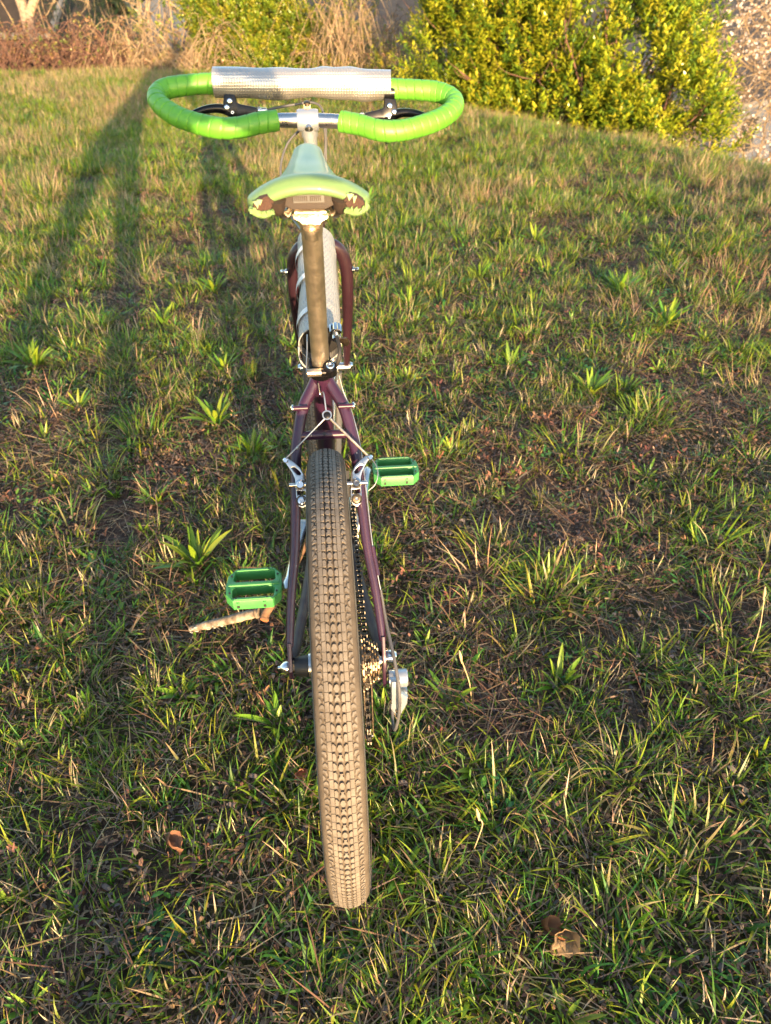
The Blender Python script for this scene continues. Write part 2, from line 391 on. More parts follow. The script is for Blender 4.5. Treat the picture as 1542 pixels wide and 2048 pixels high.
for s in (-1, 1):
    st = part(MB().tube(smooth_path([(s * x, y, z) for x, y, z in STAY], 5), np.interp(np.linspace(0, 8, 41), range(9), SR), 16), 'seat_stay', 'paint')
    part(MB().cyl((s * .0240, .2470, .6500), (s * .0460, .2470, .6500), .0042, n=14), 'rack_boss', 'paint', st)
    part(MB().lathe([(0, .0058), (.0025, .0058), (.0045, .0035), (.0045, .0001)], (s * .0460, .2470, .6500), (s, 0, 0), 14), 'rack_bolt', 'chrome', st)
    part(MB().tube(smooth_path([(s * .020, .412, .276), (s * .034, .36, .282), (s * .048, .20, .305), (s * .064, .06, .325), (s * .0715, .014, .334)], 5), np.interp(np.linspace(0, 1, 21), [0, .8, 1], [.0110, .0085, .0065]), 14), 'chain_stay', 'dusty_paint')
    dp = [(-.010, -.017), (.010, -.017), (.016, -.004), (.030, .012), (.024, .034), (.012, .040), (-.004, .018), (-.014, .004)]
    if s > 0: dp = [(-.016, -.045), (.004, -.046), (.014, -.018)] + dp[2:]
    d = part(MB().plate(dp, [], (s * .0725, 0, RO), (0, 1, 0), (0, 0, 1), .0062, .0012), 'dropout', 'paint')
part(MB().cyl((-.046, .2285, .611), (.046, .2285, .611), .0072, n=16), 'brake_bridge', 'paint')
part(MB().cyl((-.0005, .2230, .6155), (-.0005, .2215, .6170), .0028, n=12), 'bridge_hole', 'black_rubber')
# seat collar with its pinch bolt
sc = part(MB().lathe([(-.016, .0152), (-.016, .0180), (.008, .0180), (.008, .0152)], (0, .2755, .7065), (0, -.306, .952), 24), 'seat_collar', 'black_metal')
part(MB().cyl((-.0205, .2530, .7065), (.0005, .2530, .7065), .0062, n=16), 'collar_barrel', 'post', sc)
part(MB().cyl((.0015, .2530, .7065), (.0075, .2530, .7065), .0062, n=16).lathe([(-.008, .0098), (.009, .0098), (.009, .004)], (.0145, .2545, .7095), (0, -.5, .86), 18), 'collar_clamp', 'black_metal', sc)
part(MB().lathe([(.0085, .0062), (.0125, .0062), (.0135, .005), (.0135, .0032), (.011, .0028), (.011, .0001)], (.0145, .2545, .7095), (0, -.5, .86), 18), 'collar_bolt', 'chrome', sc)
# fork, turned a little with the front wheel
fk = MB()
fk.tube([(.004, .884, .680), (.004, .872, .712)], .0165, 18)
fork = part(fk, 'fork', 'fork_paint')
for s in (-1, 1):
    q = [(.004 + s * .004, .886, .688), (.005 + s * .030, .888, .690), (.005 + s * .050, .893, .672), (.006 + s * .0605, .900, .635), (.006 + s * .0620, .915, .560), (.006 + s * .0585, .955, .440), (.006 + s * .0560, .998, .345)]
    part(MB().tube(smooth_path(q, 6), np.interp(np.linspace(0, 6, 37), range(7), [.0150, .0152, .0152, .0150, .0140, .0115, .0085]), 16), 'fork_blade', 'fork_paint', fork)
    part(MB().lathe([(0, .0065), (.004, .0065), (.004, .0040), (.010, .0040), (.013, .0058), (.015, .003), (.015, .0001)], (.006 + s * .0745, .893, .632), (s, -.2, .1), 14), 'boss_bolt', 'chrome', fork)
    part(MB().lathe([(0, .009), (.006, .010), (.012, .007), (.015, .0001)], (.006 + s * .0605, 1.003, .337), (s, 0, 0), 16), 'axle_nut', 'chrome', fork)
# ---- seat post and saddle
sp = MB().tube([(0, .290, .660), (0, .2000, .940)], .0134, 32)
post = part(sp, 'seat_post', 'post')
pd = Vector((0, -.306, .952)); pb = Vector((0, -.952, -.306))
hd = MB()
hd.tube([(0, .2035, .928), (0, .1985, .944), (0, .197, .951)], [.0138, .0155, .0165], 24)
hd.cyl((-.0195, .1950, .9535), (.0195, .1950, .9535), .0078, n=20)
hd.plate([(-.0225, .006), (.0225, .006), (.0215, .000), (.0140, -.0035), (.0110, -.0075), (-.0110, -.0075), (-.0140, -.0035), (-.0215, .000)], [], (0, .1890, .9480), (1, 0, 0), (0, .3, .95), .014, .002)
hd.cyl((-.0275, .1970, .9690), (.0275, .1970, .9690), .0092, n=20)
hd.cyl((-.0245, .1990, .9615), (.0245, .1990, .9615), .0062, n=16)
part(hd, 'post_head', 'post', post)
part(MB().lathe([(0, .0001), (0, .0074), (.0012, .0080), (.0125, .0080), (.0128, .0105), (.0155, .0105), (.0155, .001)], (0, .1880, .9235), (0, -.20, .98), 18), 'post_bolt', 'post', post)
for s in (-1, 1):
    part(MB().plate([(-.019, -.010), (.019, -.010), (.021, -.002), (.012, .011), (-.012, .011), (-.021, -.002)], [], (s * .0262, .198, .9640), (0, 1, 0), (0, 0, 1), .006, .001), 'rail_clamp', 'chrome', post)
def saddle():
    st = [  # y, half width, centre height, droop at the edge, skirt
        (.0850, .0590, 1.0150, .0190, .009), (.0880, .0640, 1.0180, .0220, .011), (.0940, .0675, 1.0202, .0240, .013), (.1040, .0690, 1.0210, .0250, .014), (.1180, .0665, 1.0172, .0225, .016),
        (.1340, .0560, 1.0140, .0185, .018), (.1520, .0420, 1.0130, .0140, .020), (.1750, .0320, 1.0120, .0100, .022), (.2100, .0265, 1.0100, .0080, .024),
        (.2500, .0230, 1.0080, .0065, .025), (.2900, .0205, 1.0060, .0055, .026), (.3250, .0190, 1.0050, .0055, .024), (.3420, .0165, 1.0035, .0060, .020), (.3520, .0115, .9995, .0050, .014), (.3560, .0050, .9955, .0030, .008)]
    mb = MB(); verts = []; na = 33
    for y, wd, zc, dr, sk in st:
        for j in range(na):
            t = -1 + 2 * j / (na - 1); a = abs(t)
            if a < .78:
                q = a / .78; x = wd * (q * .97); z = zc - dr * q ** 2.2
            else:
                q = (a - .78) / .22; ang = q * math.pi * .62
                x = wd * (.97 + .03 * math.sin(min(ang, math.pi / 2)) - (.10 * max(0, q - .7))); z = zc - dr - sk * (1 - math.cos(ang)) * .72
            zz = z - .0022 * math.exp(-((x) / .010) ** 2) * (1 if .11 < y < .22 else 0)
            # the tail curves forward at its corners
            verts.append((math.copysign(x, t), y + (.012 * (x / .069) ** 2 if y < .13 else 0), zz))
    f = [(i * na + j, i * na + j + 1, (i + 1) * na + j + 1, (i + 1) * na + j) for i in range(len(st) - 1) for j in range(na - 1)]
    # tail face
    o = len(verts)
    for q, (dy, dz) in enumerate(((-.0040, -.0035), (-.0042, -.0090), (-.0010, -.0125), (.006, -.0135))):
        for j in range(na):
            v = verts[j]; t = -1 + 2 * j / (na - 1); k = min(1, (1 - abs(t)) / .3)
            verts.append((v[0] * (1 + .004 * q), v[1] + dy * k, v[2] + dz * (.35 + .65 * k)))
    rows = [list(range(na))] + [list(range(o + q * na, o + (q + 1) * na)) for q in range(4)]
    for a, b in zip(rows[:-1], rows[1:]): f += [(a[j], b[j], b[j + 1], a[j + 1]) for j in range(na - 1)]
    mb.add(verts, f); return mb
sad = part(saddle(), 'saddle', 'saddle', sharp=70)
ss = sad.modifiers.new('s', 'SUBSURF'); ss.levels = 1; ss.render_levels = 2
# underside shell, rails, badge
sh = MB()
shp = [(.0930, .054, .992), (.108, .060, .992), (.14, .044, .996), (.19, .026, .994), (.25, .019, .990), (.32, .015, .990), (.345, .010, .990)]
vv = []; ff = []
for y, wd, z in shp:
    for j in range(9):
        t = -1 + j / 4; vv.append((wd * t, y, z + .006 * (1 - t * t) - (.003 if abs(t) > .9 else 0)))
ff = [(i * 9 + j, i * 9 + j + 1, (i + 1) * 9 + j + 1, (i + 1) * 9 + j) for i in range(6) for j in range(8)]
sh.add(vv, ff)
part(sh, 'saddle_shell', 'shell', sad)
part(MB().plate([(-.036, .004), (.036, .004), (.032, -.006), (.018, -.0125), (-.018, -.0125), (-.032, -.006)], [], (0, .0930, .9985), (1, 0, 0), (0, .25, 1), .006, .001), 'tail_plate', 'shell', sad)
part(MB().plate([(-.0165, -.0045), (.0165, -.0045), (.0165, .004), (-.0165, .004)], [], (0, .0880, .9985), (1, 0, 0), (0, .25, 1), .0016), 'badge', 'black_rubber', sad)
bd = MB()
for i in range(13): bd.box((-.0148 + i * .0021 + (0.002 if i > 6 else 0), .0868, .9985), (.0011, .0006, .0052))
part(bd, 'badge_print', 'shell', sad)
for s in (-1, 1):
    part(MB().tube(smooth_path([(s * .0345, .096, .996), (s * .0325, .104, .981), (s * .0285, .145, .966), (s * .0262, .200, .9615), (s * .0245, .245, .968), (s * .014, .320, .988), (s * .008, .338, .992)], 6), .0046, 12), 'rail', 'dark_steel', sad)
    part(MB().lathe([(0, .0040), (0, .0105), (.010, .0100), (.018, .0065), (.020, .0045)], (s * .0345, .091, .999), (0, .4, -.9), 14), 'rail_socket', 'shell', sad)
    # torn corner: ragged foam and vinyl tabs
    r2 = random.Random(3 + s)
    foam = MB(); tabs = MB()
    c = [(.0375, .9970), (.0440, 1.0025), (.0520, .9990), (.0590, .9935), (.0610, .9880), (.0560, .9850), (.0480, .9860), (.0410, .9900)]
    foam.add([(s * x, .0795 + .012 * (x / .069) ** 2, z) for x, z in c] + [(s * x, .100, z + .004) for x, z in c], [tuple(range(8))] + [(a, (a + 1) % 8, 8 + (a + 1) % 8, 8 + a) for a in range(8)])
    part(foam, 'torn_foam', 'torn', sad, smooth=False)
    # lower pad hanging below the tear
    P = [(s * (.0385 + .026 * t), .0850 + .010 * t, .9875 - .0045 * math.sin(math.pi * t) + .0005 * t) for t in np.linspace(0, 1, 9)]
    part(MB().tube(P, [.0020, .0034, .0044, .0050, .0052, .0052, .0050, .0046, .0034], 12), 'torn_pad', 'saddle', sad)
    xs_ = [.0395]
    while xs_[-1] < .0600: xs_.append(xs_[-1] + r2.uniform(.0012, .0042))
    for x in xs_:                                # ragged edge standing up from the lower pad
        z0 = .9868 - .003 * math.sin((x - .039) / .022 * 3.1); up_ = r2.uniform(.0012, .0078); wd = r2.uniform(.0014, .0034); y = .0765 + .012 * (x / .069) ** 2; k_ = r2.uniform(-.0015, .0015)
        tabs.add([(s * (x - wd), y, z0 - .002), (s * (x + wd), y, z0 - .002), (s * (x + wd * .5 + k_), y - .0015 * r2.random(), z0 + up_), (s * (x - wd * .6 + k_), y - .001, z0 + up_ * r2.uniform(.5, 1)), (s * (x - wd), y + .002, z0 - .002), (s * (x + wd), y + .002, z0 - .002), (s * (x + k_), y + .0015, z0 + up_ * .8)], [(0, 1, 2, 3), (4, 6, 5), (0, 3, 6, 4), (1, 5, 6, 2), (3, 2, 6)])
    for k in range(4):                           # short tongues hanging from the lip above
        x = r2.uniform(.0400, .0570); z0 = 1.0025 - (x - .042) * .52; dn = r2.uniform(.0015, .0060); wd = r2.uniform(.002, .004); y = .0765 + .012 * (x / .069) ** 2; k_ = r2.uniform(-.0015, .0015)
        tabs.add([(s * (x - wd), y, z0 + .002), (s * (x + wd), y, z0 + .002), (s * (x + k_), y - .001, z0 - dn), (s * (x - wd), y + .003, z0 + .002), (s * (x + wd), y + .003, z0 + .002)], [(0, 2, 1), (3, 4, 2), (0, 3, 2), (1, 2, 4)])
    part(tabs, 'torn_flap', 'saddle', sad, smooth=False)
# ---- handlebar
TL = [(0, .800, .9526), (-.020, .802, .9530), (-.057, .8010, .9530), (-.0897, .7945, .9508), (-.1266, .7800, .9460), (-.1634, .7790, .9457), (-.201, .7925, .9502), (-.2395, .8161, .9578), (-.2690, .8463, .9676), (-.2870, .8770, .9776), (-.2880, .9021, .9858), (-.2717, .9219, .9922), (-.2287, .9335, .9960), (-.1802, .9382, .9975), (-.120, .9420, .9988), (-.055, .9400, .9983)]
TR = [(0, .800, .9526), (.023, .7985, .9520), (.062, .7945, .9508), (.0978, .7810, .9464), (.134, .7610, .9399), (.1716, .7600, .9396), (.2112, .7731, .9439), (.2527, .7975, .9518), (.2810, .8280, .9617), (.2890, .8567, .9710), (.2792, .8790, .9783), (.2561, .8950, .9835), (.2166, .9032, .9861), (.1767, .9070, .9874), (.115, .9140, .9896), (.055, .9200, .9916)]
hb = MB()
for T in (TL, TR): hb.tube(smooth_path(T, 6), .0118, 16)
hb.tube([(-.075, .8000, .9527), (-.045, .8020, .9530), (0, .800, .9526), (.045, .7965, .9515), (.075, .7915, .9498)], [.0124, .0128, .0130, .0128, .0124], 20)
bar = part(hb, 'handlebar', 'alloy')
def wrapped(path, r0, pitch, hand, wob):
    P = smooth_path(path, 24); L_ = [0]
    for a, b in zip(P[:-1], P[1:]): L_.append(L_[-1] + (b - a).length)
    tot = L_[-1]; ns = int(tot / .0011); out = []
    Ls = np.array(L_); A = np.array([tuple(p) for p in P])
    s_ = np.linspace(0, tot, ns); C = np.stack([np.interp(s_, Ls, A[:, k]) for k in range(3)], -1)
    mb = MB(); n = 36; verts = []; u = None; T0 = None
    rr = np.random.default_rng(int(abs(hand) * 5 + 40 + hand))
    jit = rr.uniform(-.06, .06, 400)
    for i in range(ns):
        t = Vector(C[min(ns - 1, i + 1)] - C[max(0, i - 1)]).normalized()
        if u is None: u = t.orthogonal().normalized()
        else: u = T0.rotation_difference(t) @ u
        u = (u - t * u.dot(t)).normalized(); w_ = t.cross(u); T0 = t
        for j in range(n):
            a = 2 * math.pi * j / n
            ph = s_[i] / pitch + hand * a / (2 * math.pi); kk = int(math.floor(ph)); ph2 = ph + jit[kk % 400] ; fr_ = ph2 - math.floor(ph2)
            r = r0 + .0006 * (1 - fr_) - .0022 * max(0, 1 - abs(fr_ - .06) / .065) + wob * math.sin(s_[i] * 70 + a * 2) * .00022
            verts.append(Vector(C[i]) + (u * math.cos(a) + w_ * math.sin(a)) * r)
    f = [(i * n + j, i * n + (j + 1) % n, (i + 1) * n + (j + 1) % n, (i + 1) * n + j) for i in range(ns - 1) for j in range(n)]
    f += [tuple(range(n - 1, -1, -1)), tuple(range((ns - 1) * n, ns * n))]
    mb.add(verts, f); return mb
part(wrapped(TL[2:], .0184, .021, 1, 1), 'grip_tape', 'tape', bar, sharp=75)
part(wrapped(TR[2:], .0184, .0165, -1, 1), 'grip_tape', 'tape', bar, sharp=75)
# reflective sleeve round the far side of the bar
def weave(name, col, rough, metal, sc):
    m, n, b = new_mat(name); L = n.links.new
    tc = N(n, 'ShaderNodeTexCoord'); mp = N(n, 'ShaderNodeMapping'); mp.inputs['Scale'].default_value = (sc, 1, 1)
    # woven ridges: along the sleeve (X) and round it (UV-free: angle from object space would need a node; use two crossed waves)
    w1 = N(n, 'ShaderNodeTexWave', wave_type='BANDS', bands_direction='X'); w1.inputs['Scale'].default_value = sc; w1.inputs['Distortion'].default_value = .4; w1.inputs['Detail Scale'].default_value = 3
    w2 = N(n, 'ShaderNodeTexWave', wave_type='BANDS', bands_direction='Z'); w2.inputs['Scale'].default_value = sc; w2.inputs['Distortion'].default_value = .4
    L(tc.outputs['Object'], w1.inputs[0]); L(tc.outputs['Object'], w2.inputs[0])
    ml = N(n, 'ShaderNodeMath', operation='MULTIPLY'); L(w1.outputs['Fac'], ml.inputs[0]); L(w2.outputs['Fac'], ml.inputs[1])
    bp = N(n, 'ShaderNodeBump'); bp.inputs['Strength'].default_value = .55; bp.inputs['Distance'].default_value = .0012
    L(ml.outputs[0], bp.inputs['Height']); L(bp.outputs[0], b.inputs['Normal'])
    b.inputs['Base Color'].default_value = (*col, 1); b.inputs['Roughness'].default_value = rough; b.inputs['Metallic'].default_value = metal
    return m
M['sleeve'] = weave('silver_woven_vinyl', (.52, .50, .48), .42, .8, 60)
M['pad'] = weave('grey_ribbed_vinyl', (.29, .29, .295), .5, .0, 90)
M['pad_tape'] = plain('pale_tape', (.60, .62, .66), .4)
def sleeve(a, b, rad, ns, n, wr, seed, oval=1.0):
    A, B = Vector(a), Vector(b); t = (B - A).normalized(); u = Vector((0, 0, 1)); u = (u - t * u.dot(t)).normalized(); w_ = t.cross(u)
    rr = np.random.default_rng(seed); bumps = [(rr.uniform(.05, .95), rr.uniform(0, 6.28), rr.uniform(.03, .09), rr.uniform(.4, 1.1), rr.uniform(-1, 1) * wr) for _ in range(26)]
    verts = []
    for k, dr in ((0, 0), (1, -.0016)):
        for i in range(ns):
            s = i / (ns - 1)
            for j in range(n):
                an = 2 * math.pi * j / n; r = rad + dr
                for bs, ba, bw, baw, bh in bumps:
                    da = (an - ba + math.pi) % (2 * math.pi) - math.pi
                    r += bh * math.exp(-((s - bs) / bw) ** 2 - (da / baw) ** 2)
                r += .0004 * math.sin(s * 9 + an * 3)
                c = A.lerp(B, s)
                verts.append(c + (u * math.cos(an) * oval + w_ * math.sin(an)) * r)
    f = []
    for k in (0, 1):
        o = k * ns * n
        for i in range(ns - 1):
            for j in range(n):
                q = (o + i * n + j, o + i * n + (j + 1) % n, o + (i + 1) * n + (j + 1) % n, o + (i + 1) * n + j); f.append(q if k == 0 else q[::-1])
    for i in (0, ns - 1):
        f += [(i * n + j, ns * n + i * n + j, ns * n + i * n + (j + 1) % n, i * n + (j + 1) % n) for j in range(n)]
    return MB().add(verts, f)
part(sleeve((-.1815, .9400, .9990), (.1680, .9110, .9930), .0268, 130, 52, .0048, 4), 'bar_sleeve', 'sleeve', bar, sharp=60)
# ---- stem
stm = MB()
stm.tube([(.003, .8270, .850), (.003, .8110, .905), (.002, .8060, .930)], [.0112, .0125, .0140], 24)
stm.lathe([(-.020, .0130), (-.020, .0178), (-.016, .0192), (.016, .0192), (.020, .0178), (.020, .0130)], (0, .8000, .9526), (1, -.03, 0), 28)
stm.tube([(.002, .8060, .925), (.001, .8020, .946)], [.0155, .0165], 20)
stem = part(stm, 'stem', 'satin')
part(MB().box((0, .812, .973), (.013, .012, .010)).lathe([(0, .0062), (.006, .0062), (.0075, .004), (.0075, .0001)], (0, .810, .976), (0, -.2, 1), 14), 'stem_bolt', 'brass_steel', stem)
part(MB().lathe([(0, .0001), (0, .0085), (.006, .0075), (.010, .0001)], (.001, .7870, .9440), (0, -.75, -.66), 18), 'stem_nose', 'alloy', stem)
# ---- brake levers
for s, cx, cy, cz in ((-1, -.1520, .9180, .9600), (1, .1640, .8870, .9520)):
    bl = MB()
    bl.lathe([(-.010, .0125), (-.010, .0165), (.010, .0165), (.010, .0125)], (cx, cy + .016, cz + .030), (1, 0, 0), 20)
    bl.plate([(-.012, .020), (.010, .022), (.012, .006), (.018, .003), (.050, -.003), (.053, -.007), (.052, -.013), (.034, -.021), (.010, -.022), (-.008, -.018), (-.014, -.012), (-.015, .004)], [], (cx, cy, cz), (-s, 0, 0), (0, .25, 1), .016, .0035)
    lev = part(bl, 'brake_lever', 'black_metal')
    p = [(cx - s * .006, cy, cz - .014), (cx + s * .020, cy - .004, cz - .0035), (cx + s * .046, cy - .010, cz - .0030), (cx + s * .070, cy - .016, cz - .0085), (cx + s * .092, cy - .024, cz - .0170)]
    part(MB().tube(smooth_path(p, 6), np.interp(np.linspace(0, 4, 25), range(5), [.0100, .0085, .0075, .0065, .0055]), 12), 'lever_blade', 'black_metal', lev)
    part(MB().lathe([(0, .0042), (.0, .0068), (.006, .0068), (.007, .0052), (.016, .0052), (.017, .0040), (.019, .0040), (.019, .0001)], (cx - s * .052, cy, cz - .009), (-s, 0, .04), 16), 'barrel_adjuster', 'chrome', lev)
    for dx, dz, r in ((-.001, .010, .0052), (-s * -.008, -.001, .0052), (-s * .002, -.010, .0036)):
        part(MB().lathe([(0, r), (.003, r), (.004, r * .7), (.004, r * .45), (.002, r * .4), (.002, .0001)], (cx + dx, cy - .0085, cz + dz), (0, -1, .25), 12), 'clamp_screw', 'chrome', lev)
    part(MB().tube([(cx - .010, cy + .010, cz + .014), (cx + .010, cy + .010, cz + .014)], .006, 10), 'tape_tail', 'tape', lev)
part(MB().tube(smooth_path([(-.0830, .918, .9518), (-.060, .920, .9560), (-.025, .926, .9600), (.012, .925, .9630), (.030, .910, .9500), (.034, .880, .905), (.026, .860, .82)], 8), .0024, 8), 'brake_housing', 'hose')
part(MB().tube(smooth_path([(.0950, .887, .9436), (.060, .890, .9440), (.030, .886, .9410), (-.010, .890, .925), (-.046, .880, .895), (-.062, .850, .850), (-.050, .800, .790), (-.020, .700, .775)], 8), .0024, 8), 'brake_housing', 'hose')
part(MB().tube(smooth_path([(.029, .842, .945), (.032, .835, .91), (.026, .830, .87), (.018, .82, .83)], 8), .0024, 8), 'shift_housing', 'hose')
# ---- top tube pad: open ended grey sleeve over black foam
pdm = part(sleeve((0.001, .3340, .7140), (.002, .6260, .7790), .0345, 60, 40, .0022, 12, 1.02), 'tube_pad', 'pad', sharp=60)
part(MB().lathe([(.012, .013), (.010, .020), (.014, .0318), (.25, .0318), (.25, .013)], (.001, .3340, .7140), (0, .976, .217), 32), 'pad_foam', 'black_rubber', pdm)
for t in (.17, .50, .80):
    c = Vector((.001, .334 + .292 * t, .714 + .065 * t)); m = MB(); ax = Vector((0, .976, .217)); u = Vector((0, -.217, .976)); vv = []
    for i in range(15):
        a = R(8 + i * 11)
        for dt in (-.007, .007): vv.append(c + ax * (dt - .012 * (i / 14)) + (u * math.cos(a) + Vector((-1, 0, 0)) * math.sin(a)) * .0372)
    m.add(vv, [(2 * i, 2 * i + 1, 2 * i + 3, 2 * i + 2) for i in range(14)])
    part(m, 'tape_band', 'pad_tape', pdm)
# torn lip hanging at the pad's open end
part(MB().tube(smooth_path([(-.0335, .333, .712), (-.0330, .328, .694), (-.0270, .326, .682), (-.0160, .327, .676), (-.006, .328, .677)], 6), [.0016] * 25, 6), 'pad_hem', 'pad', pdm)
# cable stop with knurled adjuster, wing lever and hose on the right of the top tube
kb = MB()
kp = []
for i in range(24):
    a = 2 * math.pi * i / 24; r = .0095 if i % 2 else .0080; kp.append((r * math.cos(a), r * math.sin(a)))
kb.plate(kp, [], (.0255, .2960, .7560), (1, 0, 0), (0, -.5, .86), .013, .0008)
kb.lathe([(-.014, .0001), (-.014, .0062), (.0, .0062)], (.0255, .300, .7490), (0, .86, .5), 16)
ks = part(kb, 'cable_stop', 'chrome')
part(MB().plate([(-.006, .006), (.006, .007), (.011, -.004), (.008, -.014), (.001, -.013), (-.004, -.004)], [], (.0360, .2850, .7420), (.94, -.3, .1), (0, -.5, .86), .003, .0008), 'wing_lever', 'brass_steel', ks)
part(MB().tube(smooth_path([(.0270, .2880, .7480), (.0300, .2730, .7360), (.0290, .2660, .7260), (.0250, .2640, .7140), (.0190, .2680, .706)], 8), .0030, 10), 'stop_hose', 'black_rubber', ks)
# ---- rear brake
OFF = Vector((0, 0, .345)) + SN * .030      # foot of the stays, 30 mm to the rear of their plane; outlines are mm across and along
OL = [(-63.9, 308.9), (-61.6, 312.0), (-57.3, 312.9), (-49.0, 306.5), (-39.8, 297.3), (-33.4, 285.9), (-32.0, 275.1), (-31.8, 266.4), (-31.2, 253.3), (-31.0, 245.6), (-33.8, 238.4), (-39.4, 235.9), (-45.0, 238.9), (-47.6, 245.6), (-48.3, 256.4), (-48.2, 271.6), (-48.7, 281.4), (-52.0, 290.3), (-57.9, 300.4)]
HL = [(-52.7, 298.0), (-48.3, 298.6), (-42.8, 294.2), (-38.6, 288.6), (-40.4, 285.9), (-44.6, 287.0), (-49.7, 292.9)]
HW = [(-46.0, 262.0), (-33.8, 261.6), (-33.6, 255.6), (-45.8, 256.3)]
def sp_(x, q, up_=0.): return OFF + Vector((x / 1000., 0, 0)) + SE * (q / 1000.) + SN * up_
PIV = {}
for s in (-1, 1):
    def mm(L_): return [(s * -x / 1000., y / 1000.) for x, y in L_]
    dx = .0030 if s > 0 else 0; dy = -.002 if s > 0 else 0
    o = OFF + Vector((dx, 0, 0)) + SE * dy
    a = MB().plate(mm(OL), [mm(HL), mm(HW)], o, (1, 0, 0), SE, .0085, .0016)
    px = s * .0400 + dx
    pv = OFF + Vector((px, 0, 0)) + SE * (.2473 + dy)
    a.lathe([(-.030, .0070), (-.012, .0085), (-.004, .0088), (.0045, .0084)], pv, SN, 22)
    arm = part(a, 'brake_arm', 'alloy')
    part(MB().lathe([(.0040, .0001), (.0040, .0058), (.0058, .0058), (.0062, .0045), (.0062, .0025), (.003, .0022), (.003, .0001)], pv, SN, 16), 'pivot_bolt', 'chrome' if s < 0 else 'brass_steel', arm)
    part(MB().lathe([(.0044, .0082), (.0050, .0082), (.0050, .0060)], pv, SN, 20), 'pivot_washer', 'dark_steel', arm)
    pc = OFF + Vector((s * .0410 + dx, 0, 0)) + SE * (.2715 + dy)
    part(MB().lathe([(-.004, .0080), (.0045, .0080), (.0055, .0064), (.0095, .0064), (.0105, .0050), (.0105, .0034), (.008, .003), (.008, .0001)], pc, SN, 20), 'pad_bolt', 'chrome', arm)
    part(MB().lathe([(-.004, .0095), (.0015, .0095), (.0015, .006)], pc + SE * .005, SN, 20), 'pad_washer', 'black_metal', arm)
    part(MB().cyl(pc + SN * .004 + Vector((s * .0165, 0, 0)), pc + SN * .004 - Vector((s * .0145, 0, 0)), .0032, n=14), 'pad_post', 'alloy', arm)
    part(MB().box(pc - Vector((s * .0135, 0, 0)) - SN * .008, (.008, .012, .040), Matrix.Rotation(R(-40), 3, 'X')), 'brake_pad', 'black_rubber', arm)
    PIV[s] = sp_(s * 61, 309, .001) + Vector((dx * 2.2, 0, 0)) + SE * dy
    part(MB().lathe([(-.006, .0042), (.006, .0042), (.0075, .003), (.0075, .0001)], PIV[s], SN, 14), 'anchor_bolt', 'chrome', arm)
CARR = sp_(5.4, 375, .004)
cr = MB().lathe([(-.003, .0001), (-.003, .0072), (.0015, .0078), (.0025, .0072), (.0025, .0056), (.0012, .0052)], CARR, SN, 24)
carrier = part(cr, 'cable_carrier', 'alloy')
part(MB().lathe([(.0014, .0053), (.0022, .0030), (.0022, .0001)], CARR, SN, 20), 'carrier_cap', 'black_metal', carrier)
part(MB().tube(smooth_path([CARR + Vector((-.001, 0, 0)) + SE * .006, CARR + Vector((-.0035, 0, 0)) + SE * .035, (-.0030, .2600, .6640), (-.0055, .2600, .6850)], 6), .0012, 8), 'brake_cable', 'cable')
part(MB().tube(smooth_path([(-.0215, .2530, .7060), (-.0210, .2690, .7160), (-.0195, .2860, .7260), (-.0180, .3020, .7460)], 6), .0011, 8), 'brake_cable', 'cable')
part(MB().tube([CARR + Vector((-.004, 0, 0)) - SE * .005, PIV[-1] + SE * .003], .0011, 8).ball(CARR.lerp(PIV[-1], .72), .0026, 8), 'straddle_cable', 'cable')
part(MB().tube([CARR + Vector((.005, 0, 0)) - SE * .006, PIV[1] + SE * .003 - Vector((.003, 0, 0))], .0021, 10), 'straddle_cable', 'post')
part(MB().tube(smooth_path([PIV[1] + Vector((.001, 0, 0)), PIV[1] + Vector((.0085, 0, 0)) - SE * .014 + SN * .004, PIV[1] + Vector((.0095, 0, 0)) - SE * .028 + SN * .006, PIV[1] + Vector((.004, 0, 0)) - SE * .042 + SN * .006, PIV[1] + Vector((-.006, 0, 0)) - SE * .050 + SN * .004], 6), .0008, 6), 'cable_tail', 'cable')
# ---- axle ends
part(MB().lathe([(0, .0088), (.0035, .0098), (.008, .0085), (.0125, .0045), (.0128, .0030), (.0165, .0024), (.0165, .0001)], (-.0760, 0, RO), (-1, 0, 0), 20), 'axle_nut', 'chrome')
part(MB().lathe([(0, .0105), (.003, .0112), (.012, .0112), (.0165, .0080), (.0175, .0001)], (.0760, .006, RO + .001), (1, 0, 0), 20), 'quick_release', 'chrome')
part(MB().cyl((.072, 0, RO), (.063, 0, RO), .007, n=16), 'axle_spacer', 'alloy')
# ---- rear derailleur
D0 = Vector((.0790, -.030, .3160))
de = MB()
de.lathe([(-.002, .010), (-.002, .0135), (.024, .0145), (.0265, .0130), (.0265, .0001)], D0 + Vector((.001, .004, .006)), (1, 0, 0), 26)
de.plate([(-.0110, .0205), (.0030, .0205), (.0050, -.004), (.0150, -.012), (.0140, -.026), (.0035, -.048), (-.0030, -.050), (-.0125, -.034), (-.0110, -.010)], [], D0 + Vector((.0115, -.010, -.002)), (1, 0, 0), (0, .18, .98), .017, .0035)
de.plate([(-.0060, -.008), (.0150, -.010), (.0150, -.030), (.0030, -.042), (-.0060, -.030)], [], D0 + Vector((.0115, -.001, -.002)), (1, 0, 0), (0, .18, .98), .020, .004)
der = part(de, 'derailleur', 'satin')
part(MB().lathe([(0, .0001), (0, .0032), (.002, .0032), (.0025, .002)], D0 + Vector((.0095, -.0265, -.036)), (0, -1, .2), 12), 'limit_screw', 'brass_steel', der)
part(MB().lathe([(0, .0001), (0, .0040), (.003, .0040), (.003, .0018)], D0 + Vector((.0010, -.018, -.020)), (0, -1, .2), 12), 'limit_screw', 'dark_steel', der)
